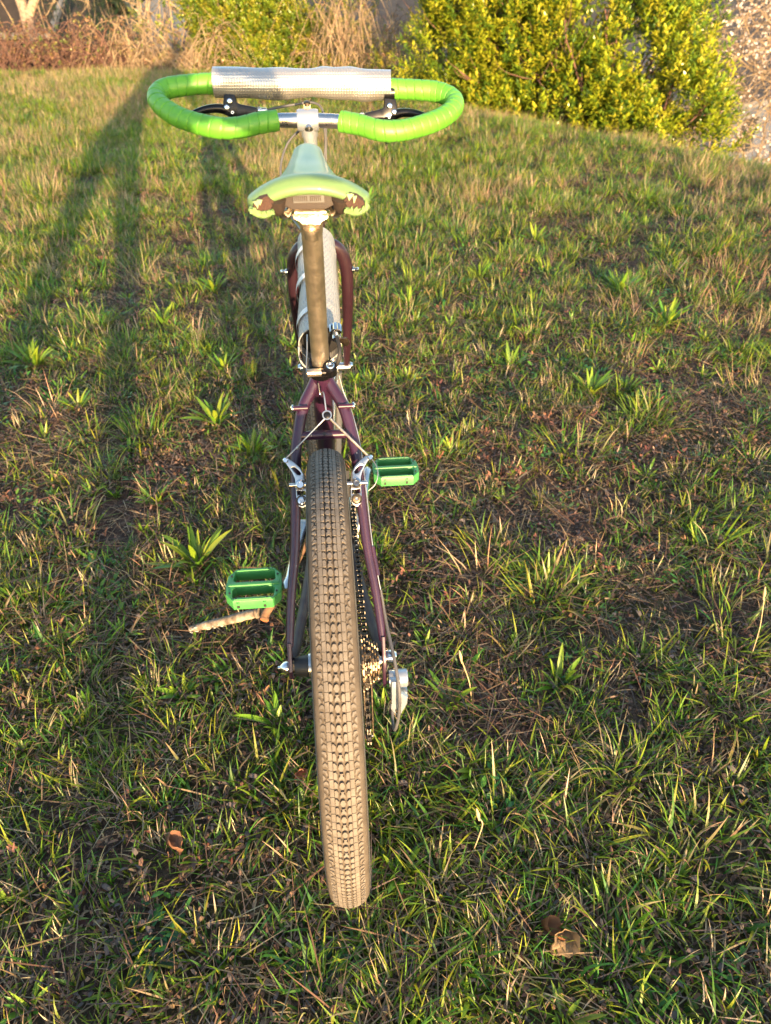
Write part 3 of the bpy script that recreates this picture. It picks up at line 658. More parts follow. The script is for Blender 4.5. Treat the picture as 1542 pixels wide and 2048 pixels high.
part(MB().tube([D0 + Vector((.012, -.008, -.048)), D0 + Vector((.0125, -.004, -.080))], [.0042, .0036], 12), 'spring_barrel', 'black_metal', der)
JU = Vector((.0455, .012, .262)); JL = Vector((.0455, -.022, .188))
for j, n_ in ((JU, 11), (JL, 11)):
    pts = []
    for t in range(n_):
        for f, r in ((-.3, .0195), (-.15, .0235), (.15, .0235), (.3, .0195)):
            a = 2 * math.pi * (t + f) / n_; pts.append((r * math.cos(a), r * math.sin(a)))
    part(MB().plate(pts, [], j, (0, 1, 0), (0, 0, 1), .003), 'jockey_wheel', 'black_rubber', der, smooth=False)
for x, mname in ((.0400, 'brass_steel'), (.0525, 'brass_steel')):
    part(MB().plate([(-.012, .018), (.012, .018), (.014, -.004), (-.006, -.090), (-.018, -.100), (-.034, -.094), (-.032, -.082)], [], Vector((x, .012, .262)), (0, 1, 0), (0, 0, 1), .0016), 'cage_plate', mname, der)
part(MB().cyl((.040, -.020, .166), (.053, -.020, .166), .0022, n=10), 'cage_pin', 'alloy', der)
hp = [(.0735, .0720, .4180), (.0790, .0350, .3840), (.0865, -.0250, .3620), (.0905, -.0560, .3300), (.0905, -.0640, .2900), (.0870, -.0560, .2380), (.0850, -.0420, .2120), (.0850, -.0200, .2040), (.0870, -.0020, .2180), (.0890, .0040, .2420)]
part(MB().tube(smooth_path(hp, 8), .0026, 10), 'shift_housing', 'hose')
part(MB().tube(smooth_path([(.0270, .272, .690), (.0330, .2660, .6640), (.0430, .252, .640), (.0515, .228, .611), (.056, .205, .584), (.0600, .165, .537), (.065, .112, .474), (.0735, .0720, .4180)], 6), .0012, 8), 'shift_cable', 'cable')
part(MB().cyl((.0640, .112, .4745), (.0705, .082, .4405), .0042, n=12), 'housing_stop', 'paint')
# ---- cranks, chainring, pedals, chain
ring = []
for t in range(42):
    for f, r in ((-.3, .0825), (-.15, .0868), (.15, .0868), (.3, .0825)):
        a = 2 * math.pi * (t + f) / 42; ring.append((r * math.cos(a), r * math.sin(a)))
cring = part(MB().plate(ring, [[(.066 * math.cos(a), .066 * math.sin(a)) for a in np.linspace(0, 2 * math.pi, 40, endpoint=False)]], (.0445, BB.y, BB.z), (0, 1, 0), (0, 0, 1), .003), 'chainring', 'dark_steel', smooth=False)
for k in range(5):
    a = 2 * math.pi * k / 5 + .3
    part(MB().tube([(.050, BB.y, BB.z), (.047, BB.y + .072 * math.cos(a), BB.z + .072 * math.sin(a))], [.009, .006], 10), 'spider_arm', 'alloy', cring)
PED = {-1: Vector((-.1490, .2490, .2680)), 1: Vector((.1500, .5800, .2840))}
for s in (-1, 1):
    e = Vector((s * .0860, PED[s].y, PED[s].z)); o = Vector((s * .060, BB.y, BB.z))
    cb = MB().tube([o + (o - e) * .06, o, o.lerp(e, .15), o.lerp(e, .9), e, e + (e - o) * .08], [.010, .0165, .0125, .0105, .0130, .008], 16)
    cb.lathe([(-.016, .015), (.016, .0165), (.018, .0120), (.018, .0001)], o, (s, 0, 0), 20)
    part(cb, 'crank', 'alloy')
    ped = MB()
    ol = [(-.050, -.026), (-.036, -.045), (.036, -.045), (.050, -.026), (.052, .0), (.050, .026), (.036, .045), (-.036, .045), (-.050, .026), (-.052, 0)]
    w1 = [(-.033, .0065), (.033, .0065), (.039, .013), (.037, .0365), (-.037, .0365), (-.039, .013)]
    w2 = [(x, -y) for x, y in w1]
    tl = Matrix.Rotation(R(-3 if s < 0 else -5), 3, 'X')
    ey = tl @ Vector((0, 1, 0)); ez = tl @ Vector((0, 0, 1))
    ped.plate(ol, [w1, w2], PED[s], (1, 0, 0), ey, .022, .0022)
    pb = part(ped, 'pedal', 'pedal', sharp=28)
    # raised inner frame, thick axle bar, grip ridges and notches
    part(MB().plate([(-.047, -.005), (.047, -.005), (.047, .005), (-.047, .005)], [], PED[s] + ez * .0015, (1, 0, 0), ey, .024, .002), 'axle_bar', 'pedal', pb)
    for yy in (-.0395, .0395):
        part(MB().plate([(-.034, -.0028), (.034, -.0028), (.032, .0028), (-.032, .0028)], [], PED[s] + ey * yy * 1.03 + ez * .0012, (1, 0, 0), ey, .0235, .001), 'grip_ridge', 'pedal', pb)
    for x, y in ((-.030, -.0405), (.026, -.0405), (-.030, .0405), (.026, .0405), (-.043, -.024), (.043, -.024), (-.043, .024), (.043, .024)):
        part(MB().lathe([(0, .0001), (0, .0019), (-.002, .0019)], PED[s] + Vector((x, 0, 0)) + ey * y + ez * .0133, ez, 10), 'pin_hole', 'black_rubber', pb)
    for x in (-.027, .021):
        part(MB().box(PED[s] + Vector((x, 0, 0)) - ey * .0448 - ez * .001, (.0055, .0016, .011), tl), 'side_notch', 'dark_green', pb) if 'dark_green' in M else None
        q = MB(); q.box(PED[s] + Vector((x, 0, 0)) - ey * .0455 + ez * .0045, (.0052, .004, .006), tl); part(q, 'side_rib', 'pedal', pb)
        part(MB().box(PED[s] + Vector((x, 0, 0)) - ey * .0445 - ez * .0035, (.0050, .0020, .0070), tl), 'side_notch', 'black_rubber', pb)
    part(MB().cyl(PED[s] - Vector((s * .052, 0, 0)), Vector((s * .086, PED[s].y, PED[s].z)), .0075, n=14), 'pedal_axle', 'dark_steel', pb)
def chain():
    xs = .0445; rc = 18 * .0127 / (2 * math.pi); rr = .085; jr = .0215
    hub = (0., RO); bb = (BB.y, BB.z)
    path = []
    def arc(c, r, a0, a1, n):
        for t in np.linspace(a0, a1, n): path.append((c[0] + r * math.cos(t), c[1] + r * math.sin(t)))
    arc(hub, rc, R(235), R(100), 20)             # back of the sprocket, over the top
    arc(bb, rr, R(100), R(-88), 40)              # round the front of the chainring
    arc((JL.y, JL.z), jr, R(-80), R(-215), 24)   # under and behind the lower pulley
    arc((JU.y, JU.z), jr, R(-30), R(60), 14)     # in front of the upper pulley
    path.append(path[0])
    P = np.array(path); d = np.concatenate([[0], np.cumsum(np.hypot(*np.diff(P, axis=0).T))]); n = int(d[-1] / .0127)
    s_ = np.linspace(0, d[-1], n + 1); C = np.stack([np.interp(s_, d, P[:, 0]), np.interp(s_, d, P[:, 1])], -1)
    mb = MB()
    for i in range(n):
        a = Vector((xs, *C[i])); b = Vector((xs, *C[i + 1])); t = (b - a).normalized(); w_ = Vector((1, 0, 0)).cross(t)
        off = .0034 if i % 2 else .0024
        for sg in (-1, 1):
            o = [(-.0042, 0), (-.0025, .0040), (.0010, .0036), (.0064, .0026), (.0117, .0036), (.0152, .0040), (.0169, 0), (.0152, -.0040), (.0117, -.0036), (.0064, -.0026), (.0010, -.0036), (-.0025, -.0040)]
            mb.plate(o, [], a + Vector((sg * off, 0, 0)), t, w_, .0010)
        mb.cyl(a - Vector((.0042, 0, 0)), a + Vector((.0042, 0, 0)), .0019, n=8)
        mb.cyl(a - Vector((.0022, 0, 0)), a + Vector((.0022, 0, 0)), .0038, n=10)
    return mb
ch = part(chain(), 'chain', 'dark_steel', smooth=False); ch['kind'] = 'stuff'

# ------------------------------------------------------------------ grass, weeds and litter
M['blade'] = leafmat('grass_blade', .40, .42, .22, .025, .45)
M['weed'] = leafmat('weed_leaf', .30, .40, .18, .02, .5)
M['litter'] = leafmat('dry_litter', .10, .8, .25, .02, .15)
GREENS = np.array([(.140, .245, .018), (.096, .205, .020), (.205, .280, .022), (.062, .170, .032), (.255, .295, .030)])
STRAWS = np.array([(.46, .34, .20), (.38, .27, .16), (.54, .42, .27), (.30, .20, .125), (.40, .24, .14)])
BROWNS = np.array([(.13, .078, .056), (.085, .054, .043), (.19, .112, .075), (.24, .16, .11), (.13, .105, .095)])
REDS = np.array([(.22, .095, .055), (.28, .14, .08), (.16, .07, .045), (.32, .19, .11)])

class Tuft:
    """collects blades, leaves and sticks into one coloured mesh"""
    def __init__(s): s.V = []; s.F3 = []; s.F4 = []; s.C = []; s.n = 0
    def blade(s, p, az, length, lean, bend, width, col, tip=None, segs=4, twist=0., fold=0., shape='blade'):
        tip = col if tip is None else tip
        d = np.array([math.cos(az), math.sin(az), 0.]); side = np.array([-math.sin(az), math.cos(az), 0.]); up = np.array([0, 0, 1.])
        a = lean; pos = np.array(p, float); st = length / segs; V = []; C = []
        for i in range(segs + 1):
            t = i / segs
            if shape == 'blade': wd = width * (1 - t ** 1.8) * (.75 + .5 * min(1, t * 3))
            else: wd = width * max(.06, math.sin(math.pi * min(1, (t * .90 + .04)) ** .85)) if t < 1 else 0
            sd = side * math.cos(twist * t) + up * math.sin(twist * t)
            nrm = -d * math.cos(a) + up * math.sin(a)
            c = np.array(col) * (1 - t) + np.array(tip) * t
            if i < segs:
                if fold: V += [pos - sd * wd / 2 + nrm * fold * wd, pos, pos + sd * wd / 2 + nrm * fold * wd]; C += [c * .97, c * 1.1, c * .97]
                else: V += [pos - sd * wd / 2, pos + sd * wd / 2]; C += [c, c]
            else: V += [pos]; C += [c]
            pos = pos + (d * math.sin(a) + up * math.cos(a)) * st
            a += bend / segs
        k = 3 if fold else 2; o = s.n
        for i in range(segs - 1):
            for j in range(k - 1): s.F4.append((o + i * k + j, o + i * k + j + 1, o + (i + 1) * k + j + 1, o + (i + 1) * k + j))
        for j in range(k - 1): s.F3.append((o + (segs - 1) * k + j, o + (segs - 1) * k + j + 1, o + segs * k))
        s.V += V; s.C += C; s.n += len(V)
    def bits(s, p, az, length, width, tilt, col, roll=0.):
        d = np.array([math.cos(az) * math.cos(tilt), math.sin(az) * math.cos(tilt), math.sin(tilt)]); sd = np.array([-math.sin(az), math.cos(az), math.sin(roll)])
        p = np.array(p, float); o = s.n
        mid = p + d * length * .5 + np.array([0, 0, width * .6])
        s.V += [p - sd * width / 2, p + sd * width / 2, mid + sd * width * .6, mid - sd * width * .6, p + d * length]
        s.C += [np.array(col)] * 5; s.n += 5
        s.F4.append((o, o + 1, o + 2, o + 3)); s.F3.append((o + 3, o + 2, o + 4))
    def make(s, name, mat, **k):
        F = []
        if s.F4: F.append(np.array(s.F4))
        if s.F3: F.append(np.array(s.F3))
        return fastmesh(name, np.array(s.V), F, mat, np.array(s.C), smooth=True, **k)
rg = random.Random(21)
U = rg.uniform
def pick(A): return A[rg.randrange(len(A))] * U(.8, 1.2)
def green_tuft(n, rad, l0, l1, w0, w1, dry=.12, lean=(.1, .9), straws=STRAWS):
    t = Tuft()
    for i in range(n):
        r = rad * math.sqrt(rg.random()); a = U(0, 6.283); az = a + U(-.9, .9); isdry = rg.random() < dry
        c = pick(straws) if isdry else pick(GREENS)
        tp = c * 1.1 if isdry else (pick(STRAWS) * .9 if rg.random() < .12 else c * np.array([1.25, 1.15, 1.0]))
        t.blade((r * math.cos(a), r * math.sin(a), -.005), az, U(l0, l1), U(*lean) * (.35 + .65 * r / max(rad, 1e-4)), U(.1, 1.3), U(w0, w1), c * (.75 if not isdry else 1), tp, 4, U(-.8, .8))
    return t
protos = bpy.data.collections.new('grass_kinds')        # never linked: sources for the scattering only
def proto(t, name, mat):
    o = t.make(name, mat, link=False); return o
def scatter(name, objs, pts, rots, scl, idx, label, cat):
    c = bpy.data.collections.new(name + '_kinds')
    for i, o in enumerate(objs): o.name = 'kind_%02d_%s' % (i, name); c.objects.link(o)
    me = bpy.data.meshes.new(name); n = len(pts)
    me.vertices.add(n); me.vertices.foreach_set('co', np.ascontiguousarray(pts, np.float32).ravel())
    a = me.attributes.new('rot', 'FLOAT_VECTOR', 'POINT'); a.data.foreach_set('vector', np.ascontiguousarray(rots, np.float32).ravel())
    a = me.attributes.new('scl', 'FLOAT', 'POINT'); a.data.foreach_set('value', np.ascontiguousarray(scl, np.float32))
    a = me.attributes.new('idx', 'INT', 'POINT'); a.data.foreach_set('value', np.ascontiguousarray(idx, np.int32))
    o = bpy.data.objects.new(name, me); COL.objects.link(o)
    g = bpy.data.node_groups.new(name + '_nodes', 'GeometryNodeTree')
    g.interface.new_socket('Geometry', in_out='INPUT', socket_type='NodeSocketGeometry'); g.interface.new_socket('Geometry', in_out='OUTPUT', socket_type='NodeSocketGeometry')
    gi = g.nodes.new('NodeGroupInput'); go = g.nodes.new('NodeGroupOutput'); ip = g.nodes.new('GeometryNodeInstanceOnPoints'); ci = g.nodes.new('GeometryNodeCollectionInfo')
    ci.inputs['Collection'].default_value = c; ci.inputs['Separate Children'].default_value = True; ci.inputs['Reset Children'].default_value = True
    def attr(nm, ty):
        x = g.nodes.new('GeometryNodeInputNamedAttribute'); x.data_type = ty; x.inputs[0].default_value = nm; return x.outputs[0]
    e2r = g.nodes.new('FunctionNodeEulerToRotation'); L = g.links.new
    L(attr('rot', 'FLOAT_VECTOR'), e2r.inputs[0]); L(gi.outputs[0], ip.inputs['Points']); L(ci.outputs[0], ip.inputs['Instance']); ip.inputs['Pick Instance'].default_value = True
    L(attr('idx', 'INT'), ip.inputs['Instance Index']); L(e2r.outputs[0], ip.inputs['Rotation']); L(attr('scl', 'FLOAT'), ip.inputs['Scale'])
    L(ip.outputs[0], go.inputs[0])
    md = o.modifiers.new('scatter', 'NODES'); md.node_group = g
    return tag(o, label, cat, kind='stuff')
# where things may grow: the part of the hilltop the camera looks over, with a margin
def field(density, jit=1.):
    x0, x1, y0, y1 = -6.6, 5.6, -1.0, 12.2
    n = int((x1 - x0) * (y1 - y0) * density); x = rng.uniform(x0, x1, n); y = rng.uniform(y0, y1, n)
    dy = y - CAM.y; cx = CAM.x + dy * math.tan(YAW); half = .60 + .58 * np.hypot(dy, 1.0) + .12 * np.abs(dy)
    k = (np.abs(x - cx) < half * 1.28) & (crest_dist(x, y) < 1.3) & (y > -.62)
    return x[k], y[k]
def place(x, y, tilt=.15, dz=0.):
    z = ground_h(x, y) + dz
    rot = np.stack([rng.normal(0, tilt, len(x)), rng.normal(0, tilt, len(x)), rng.uniform(0, 6.283, len(x))], -1)
    return np.stack([x, y, z], -1), rot
def keep(x, y, p): k = rng.random(len(x)) < p; return x[k], y[k]
far = lambda y: np.clip((y - 1.2) / 3.5, 0, 1)
lush = lambda x, y: np.clip((fbm(x, y, .6, 31) - .385) / .20, 0, 1)          # where green grass is thick
drym = lambda x, y: np.clip((fbm(x, y, .95, 57) - .46) / .16, 0, 1)          # where the grass has bleached

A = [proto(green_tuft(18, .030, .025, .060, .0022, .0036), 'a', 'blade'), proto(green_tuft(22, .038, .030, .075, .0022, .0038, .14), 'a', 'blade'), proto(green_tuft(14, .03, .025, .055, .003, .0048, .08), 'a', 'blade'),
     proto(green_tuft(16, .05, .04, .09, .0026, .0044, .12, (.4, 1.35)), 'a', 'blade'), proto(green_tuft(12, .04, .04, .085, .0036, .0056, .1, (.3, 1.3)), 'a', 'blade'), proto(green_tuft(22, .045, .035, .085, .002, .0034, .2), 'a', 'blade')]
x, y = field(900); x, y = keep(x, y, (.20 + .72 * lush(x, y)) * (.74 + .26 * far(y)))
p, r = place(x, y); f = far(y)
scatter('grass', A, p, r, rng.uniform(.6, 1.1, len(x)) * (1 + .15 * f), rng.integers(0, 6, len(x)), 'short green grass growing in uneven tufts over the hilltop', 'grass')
# separate bright clumps that stand above the short turf and catch the sun
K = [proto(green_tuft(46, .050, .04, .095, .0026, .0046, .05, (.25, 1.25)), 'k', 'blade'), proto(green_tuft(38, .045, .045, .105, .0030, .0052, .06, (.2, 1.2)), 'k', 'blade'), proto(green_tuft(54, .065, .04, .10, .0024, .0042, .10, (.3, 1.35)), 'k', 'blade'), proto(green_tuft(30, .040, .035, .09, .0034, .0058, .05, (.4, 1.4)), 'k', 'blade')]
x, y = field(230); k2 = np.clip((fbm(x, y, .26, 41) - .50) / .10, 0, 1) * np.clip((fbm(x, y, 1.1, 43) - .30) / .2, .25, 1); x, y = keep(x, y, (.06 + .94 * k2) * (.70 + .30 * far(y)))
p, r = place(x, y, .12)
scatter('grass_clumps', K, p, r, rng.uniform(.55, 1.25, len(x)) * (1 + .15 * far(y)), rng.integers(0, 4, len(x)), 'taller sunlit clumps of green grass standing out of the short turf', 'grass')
# big bleached tussocks further back
def straw_tuft(n, rad, l0, l1):
    t = Tuft()
    for i in range(n):
        rr = rad * math.sqrt(rg.random()); a = U(0, 6.283); c = pick(STRAWS) if rg.random() < .72 else pick(GREENS)
        t.blade((rr * math.cos(a), rr * math.sin(a), -.005), a + U(-1, 1), U(l0, l1), U(.1, 1.0), U(.1, 1.3), U(.0014, .0028), c * .85, c * 1.15, 3, U(-.6, .6))
    return t
B = [proto(straw_tuft(34, .05, .06, .15), 'b', 'blade'), proto(straw_tuft(26, .045, .05, .12), 'b', 'blade'), proto(straw_tuft(40, .07, .05, .17), 'b', 'blade')]
x, y = field(240); x, y = keep(x, y, (.03 + .97 * drym(x, y)) * (.012 + .78 * far(y)))
p, r = place(x, y, .22)
scatter('dry_grass', B, p, r, rng.uniform(.6, 1.15, len(x)), rng.integers(0, 3, len(x)), 'bleached straw coloured grass standing among the green', 'dry grass')
# flat dead straw, stems and leaf crumbs on the earth
def litter(n, rad, cols, l0, l1, w0, w1, up_):
    t = Tuft()
    for i in range(n):
        rr = rad * math.sqrt(rg.random()); a = U(0, 6.283)
        t.bits((rr * math.cos(a), rr * math.sin(a), U(.001, up_)), U(0, 6.283), U(l0, l1), U(w0, w1), U(-.15, .35), pick(cols), U(-.6, .6))
    return t
Lp = [proto(litter(40, .11, STRAWS * .6, .02, .09, .0009, .0020, .018), 'l', 'litter'), proto(litter(70, .10, BROWNS * .9, .005, .016, .002, .0055, .012), 'l', 'litter'), proto(litter(46, .12, np.concatenate([BROWNS, BROWNS * .8, STRAWS * .4]), .03, .11, .0009, .0018, .025), 'l', 'litter'),
      proto(litter(40, .09, np.concatenate([REDS * .6, BROWNS, BROWNS]), .006, .018, .002, .006, .02), 'l', 'litter')]
x, y = field(300); x, y = keep(x, y, (1 - .75 * far(y)))
p, r = place(x, y, .05, .002)
scatter('dead_leaf_litter', Lp, p, r, rng.uniform(.7, 1.2, len(x)), rng.choice([0, 1, 1, 2, 3], len(x)), 'brown crumbs of dead leaves and straw lying on the earth', 'litter')
# little russet sorrel sprigs and low clover-like leaves
def sprig(n, cols, h):
    t = Tuft()
    for i in range(n):
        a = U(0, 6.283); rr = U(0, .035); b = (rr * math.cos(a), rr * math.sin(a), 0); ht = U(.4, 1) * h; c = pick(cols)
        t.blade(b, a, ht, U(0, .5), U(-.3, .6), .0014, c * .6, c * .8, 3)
        for k in range(rg.randint(3, 6)):
            z = ht * U(.3, 1); t.blade((b[0] + U(-.006, .006), b[1] + U(-.006, .006), z * .9), U(0, 6.283), U(.008, .020), U(.5, 1.5), U(-.5, .9), U(.003, .0075), c, c * 1.15, 3, U(-1, 1), .1, 'leaf')
    return t
def clover(n, rad):
    t = Tuft()
    for i in range(n):
        rr = rad * math.sqrt(rg.random()); a = U(0, 6.283); c = pick(GREENS[[1, 3]]) * np.array([.8, .9, 1.1])
        t.blade((rr * math.cos(a), rr * math.sin(a), U(.002, .022)), U(0, 6.283), U(.010, .028), U(1.0, 1.6), U(-.3, .5), U(.005, .011), c, c * 1.1, 3, U(-.6, .6), .08, 'leaf')
    return t
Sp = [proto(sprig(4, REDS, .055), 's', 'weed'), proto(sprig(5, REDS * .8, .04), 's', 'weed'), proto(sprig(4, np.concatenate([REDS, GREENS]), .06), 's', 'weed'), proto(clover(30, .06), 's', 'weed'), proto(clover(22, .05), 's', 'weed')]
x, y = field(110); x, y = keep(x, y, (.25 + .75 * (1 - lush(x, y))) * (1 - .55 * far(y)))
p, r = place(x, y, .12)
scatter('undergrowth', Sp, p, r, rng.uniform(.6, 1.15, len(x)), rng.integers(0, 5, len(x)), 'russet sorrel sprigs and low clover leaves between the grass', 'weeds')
# plantain-like rosettes: the many small ones are ground cover, the largest in view are things below
def rosette(n, l0, l1, w0, w1, lean=(.25, 1.25)):
    t = Tuft()
    for i in range(n):
        a = i * 2.4 + U(-.4, .4); c = pick(GREENS[[0, 1, 2]]) * np.array([.95, .95, .95]); dead = rg.random() < .07
        if dead: c = pick(REDS)
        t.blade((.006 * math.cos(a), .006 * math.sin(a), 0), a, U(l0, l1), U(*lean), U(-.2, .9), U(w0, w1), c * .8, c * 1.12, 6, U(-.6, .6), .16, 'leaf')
    return t
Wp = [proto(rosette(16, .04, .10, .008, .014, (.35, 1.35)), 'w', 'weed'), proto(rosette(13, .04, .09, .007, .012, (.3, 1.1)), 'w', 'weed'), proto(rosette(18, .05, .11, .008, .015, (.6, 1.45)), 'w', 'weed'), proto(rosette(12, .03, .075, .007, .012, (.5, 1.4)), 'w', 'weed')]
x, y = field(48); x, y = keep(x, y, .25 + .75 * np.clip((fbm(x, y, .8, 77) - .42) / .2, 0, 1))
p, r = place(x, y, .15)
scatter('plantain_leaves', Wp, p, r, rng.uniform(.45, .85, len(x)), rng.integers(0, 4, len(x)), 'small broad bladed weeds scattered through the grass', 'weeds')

# the largest clumps are plants of their own, every leaf a part
def leaf_mesh(length, width, lean, bend, c, tip, twist=0., segs=7):
    t = Tuft(); t.blade((0, 0, 0), 0, length, lean, bend, width, c, tip, segs, twist, .14, 'leaf')
    o = t.make('leaf', 'weed', link=False); return o.data
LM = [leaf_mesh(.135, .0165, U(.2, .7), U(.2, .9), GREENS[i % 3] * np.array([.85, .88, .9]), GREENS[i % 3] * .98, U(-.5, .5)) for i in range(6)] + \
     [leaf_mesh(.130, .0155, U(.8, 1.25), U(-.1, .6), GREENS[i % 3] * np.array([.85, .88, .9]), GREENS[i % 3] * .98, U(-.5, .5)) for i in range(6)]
DM = [leaf_mesh(.15, .040, U(.95, 1.25), U(.2, .6), np.array((.026, .080, .028)), np.array((.036, .10, .030)), U(-.3, .3), 8) for i in range(4)]
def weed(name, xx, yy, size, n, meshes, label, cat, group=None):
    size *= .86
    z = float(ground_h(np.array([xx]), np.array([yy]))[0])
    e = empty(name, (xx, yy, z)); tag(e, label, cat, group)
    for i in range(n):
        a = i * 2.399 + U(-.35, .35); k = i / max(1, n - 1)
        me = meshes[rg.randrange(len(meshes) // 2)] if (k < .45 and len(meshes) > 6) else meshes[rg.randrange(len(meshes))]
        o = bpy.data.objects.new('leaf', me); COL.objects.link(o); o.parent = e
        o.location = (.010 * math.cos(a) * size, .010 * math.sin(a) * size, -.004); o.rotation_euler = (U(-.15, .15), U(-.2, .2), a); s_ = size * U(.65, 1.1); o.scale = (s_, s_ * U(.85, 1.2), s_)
def at(u, v):
    """pixel of a landmark in the photograph -> the point of ground it stands on (flat hilltop)"""
    r_ = Vector((math.cos(YAW), -math.sin(YAW), 0)); up_ = r_.cross(fwd)
    d = fwd + r_ * ((u - 771) / 1421) + up_ * ((1024 - v) / 1421); k = -CAM.z / d.z
    return CAM.x + d.x * k, CAM.y + d.y * k
for (xx, yy, sz, n_, lab) in (
    (-.356, 1.300, 1.02, 26, 'broad bladed weed in a wide rosette on bare earth beside the rear wheel'),
    (-.345, .640, 1.05, 24, 'lush long leaved weed growing beside the lower green pedal'),
    (-.360, 1.640, .75, 20, 'upright pale leaved weed behind the bare brown patch near the bicycle'),
    (.290, 3.680, 1.10, 20, 'tall pale weed with upright leaves in front of the shrub near the saddle')):
    weed('plantain_plant', xx, yy, sz, n_, LM, lab, 'weed')
for (u, v, sz, n_, lab) in (
    (505, 905, .85, 24, 'low spreading weed tuft just outside the seat stay with the silver brake arm'),
    (160, 830, .75, 18, 'small broad leaved weed on mossy ground at the far edge of the bare patch'),
    (330, 655, .85, 20, 'broad leaved weed between the long leg shadows and the bicycle'),
    (430, 590, .9, 20, 'pale leaved weed clump level with the grey tube pad'),
    (820, 620, .9, 18, 'glossy weed clump beside the purple fork blade'),
    (960, 560, .9, 18, 'spiky weed clump between the fork and the bare ground further across the lawn'),
    (1070, 480, .95, 20, 'weed clump in open grass below the evergreen shrub'),
    (1240, 585, 1.05, 30, 'bushy bright weed standing alone on the far side of the lawn'),
    (1330, 655, 1.1, 24, 'biggest upright weed on the far side of the lawn beside straw grass'),
    (1020, 735, .85, 18, 'weed clump on bare earth beyond the farther pedal'),
    (1180, 790, .9, 18, 'low weed clump on the bare patch across from the farther pedal'),
    (70, 735, 1.0, 26, 'thick yellow green weed at the lawn edge just below the long leg shadows'),
    (1120, 1360, .75, 14, 'pale grey green weed with a woolly centre low on the lawn'),
    (900, 1400, .7, 14, 'fresh green weed on the earth across from the derailleur')):
    xx, yy = at(u, v); weed('plantain_plant', xx, yy, sz, n_, LM, lab, 'weed')
for (u, v, sz, lab) in ((295, 1890, .50, 'dark green dock with flat broad leaves at the bottom of the lawn'), (640, 1930, .42, 'dark flat leaved dock plant behind the foot of the tyre'), (510, 1690, .40, 'small dark dock plant beside the lower end of the tyre'), (815, 1430, .55, 'dark broad leaved dock under the derailleur')):
    xx, yy = at(u, v); weed('dock_plant', xx, yy, sz, 11, DM, lab, 'weed')
# tall single seed stems
for (u, v, h_, lab) in ((1505, 1310, .19, 'tall bent seed stem with a straw coloured head at the edge of the lawn'), (945, 1700, .10, 'short straw seed spike standing in the grass'), (945, 1400, .13, 'straw seed spike rising beside a pale weed')):
    xx, yy = at(u, v); z = float(ground_h(np.array([xx]), np.array([yy]))[0]); lx = U(-.01, .01)
    e = empty('seed_stem', (xx, yy, z)); tag(e, lab, 'seed stem')
    c = STRAWS[0]
    MM = plain('straw_stem', tuple(c), .7) if 'straw' not in M else M['straw']; M['straw'] = MM
    P = smooth_path([(0, 0, 0), (lx, .004, h_ * .5), (lx * 2 - .004, .008, h_ * .85), (lx * 2 - .010, .010, h_)], 5)
    MB().tube(P, [.0011] * len(P), 6).build('stem', 'straw', e)
    MB().tube([Vector(P[-1]) + Vector((0, 0, -.006)), Vector(P[-1]) + Vector((-.003, .001, .012)), Vector(P[-1]) + Vector((-.007, .002, .030))], [.0012, .0032, .0010], 8).build('seed_head', 'straw', e)
# fallen leaves
M['dead'] = leafmat('dead_leaf', .25, .7, .1, .01, .2)
def dead_leaf(u, v, L_, wd, az, c, lab, h=.022, curl=1.0):
    xx, yy = at(u, v); z = float(ground_h(np.array([xx]), np.array([yy]))[0]) + h
    n1, n2 = 9, 7; V_ = []; C_ = []
    for i in range(n1):
        t = i / (n1 - 1); hw = wd / 2 * math.sin(math.pi * (.06 + .92 * t)) ** .7 * (1 + .18 * math.sin(t * 19))
        for j in range(n2):
            s_ = -1 + 2 * j / (n2 - 1)
            V_.append(((t - .5) * L_, s_ * hw, curl * (.016 * s_ * s_ + .010 * math.sin(t * 5 + s_ * 2) + .006 * math.sin(s_ * 7 + t * 3)) * L_ / .06)); C_.append(np.array(c) * (1.1 if j == n2 // 2 else U(.85, 1.08)))
    F_ = np.array([(i * n2 + j, i * n2 + j + 1, (i + 1) * n2 + j + 1, (i + 1) * n2 + j) for i in range(n1 - 1) for j in range(n2 - 1)])
    o = fastmesh('fallen_leaf', np.array(V_), F_, 'dead', np.array(C_), smooth=True); o.location = (xx, yy, z); o.rotation_euler = (R(35), R(-15), az); tag(o, lab, 'leaf')
    MB().tube([(-L_ * .5, 0, 0), (-L_ * .75, .004, -.004)], .0008, 5).build('stalk', 'straw', o)
dead_leaf(1122, 1888, .050, .034, .4, (.27, .18, .11), 'pale tan curled dead leaf lying in the grass')
dead_leaf(1100, 1868, .038, .022, 2.0, (.22, .09, .045), 'rusty red shrivelled leaf lying against the pale tan dead leaf', .02)
dead_leaf(370, 1735, .044, .024, 1.2, (.17, .12, .10), 'grey brown crumpled leaf among russet sprigs', .014)
dead_leaf(350, 1700, .040, .018, 2.2, (.24, .12, .07), 'rust brown dead sprig leaf beside the grey brown leaf', .03)
dead_leaf(600, 1555, .032, .020, .8, (.27, .12, .07), 'small rust brown leaf left of the tyre', .02)
dead_leaf(875, 905, .034, .020, .6, (.25, .13, .08), 'small brown leaf on the earth beside the farther pedal', .015)
dead_leaf(756, 1498, .030, .020, 1.9, (.30, .17, .06), 'small yellow brown leaf under the chain', .02)

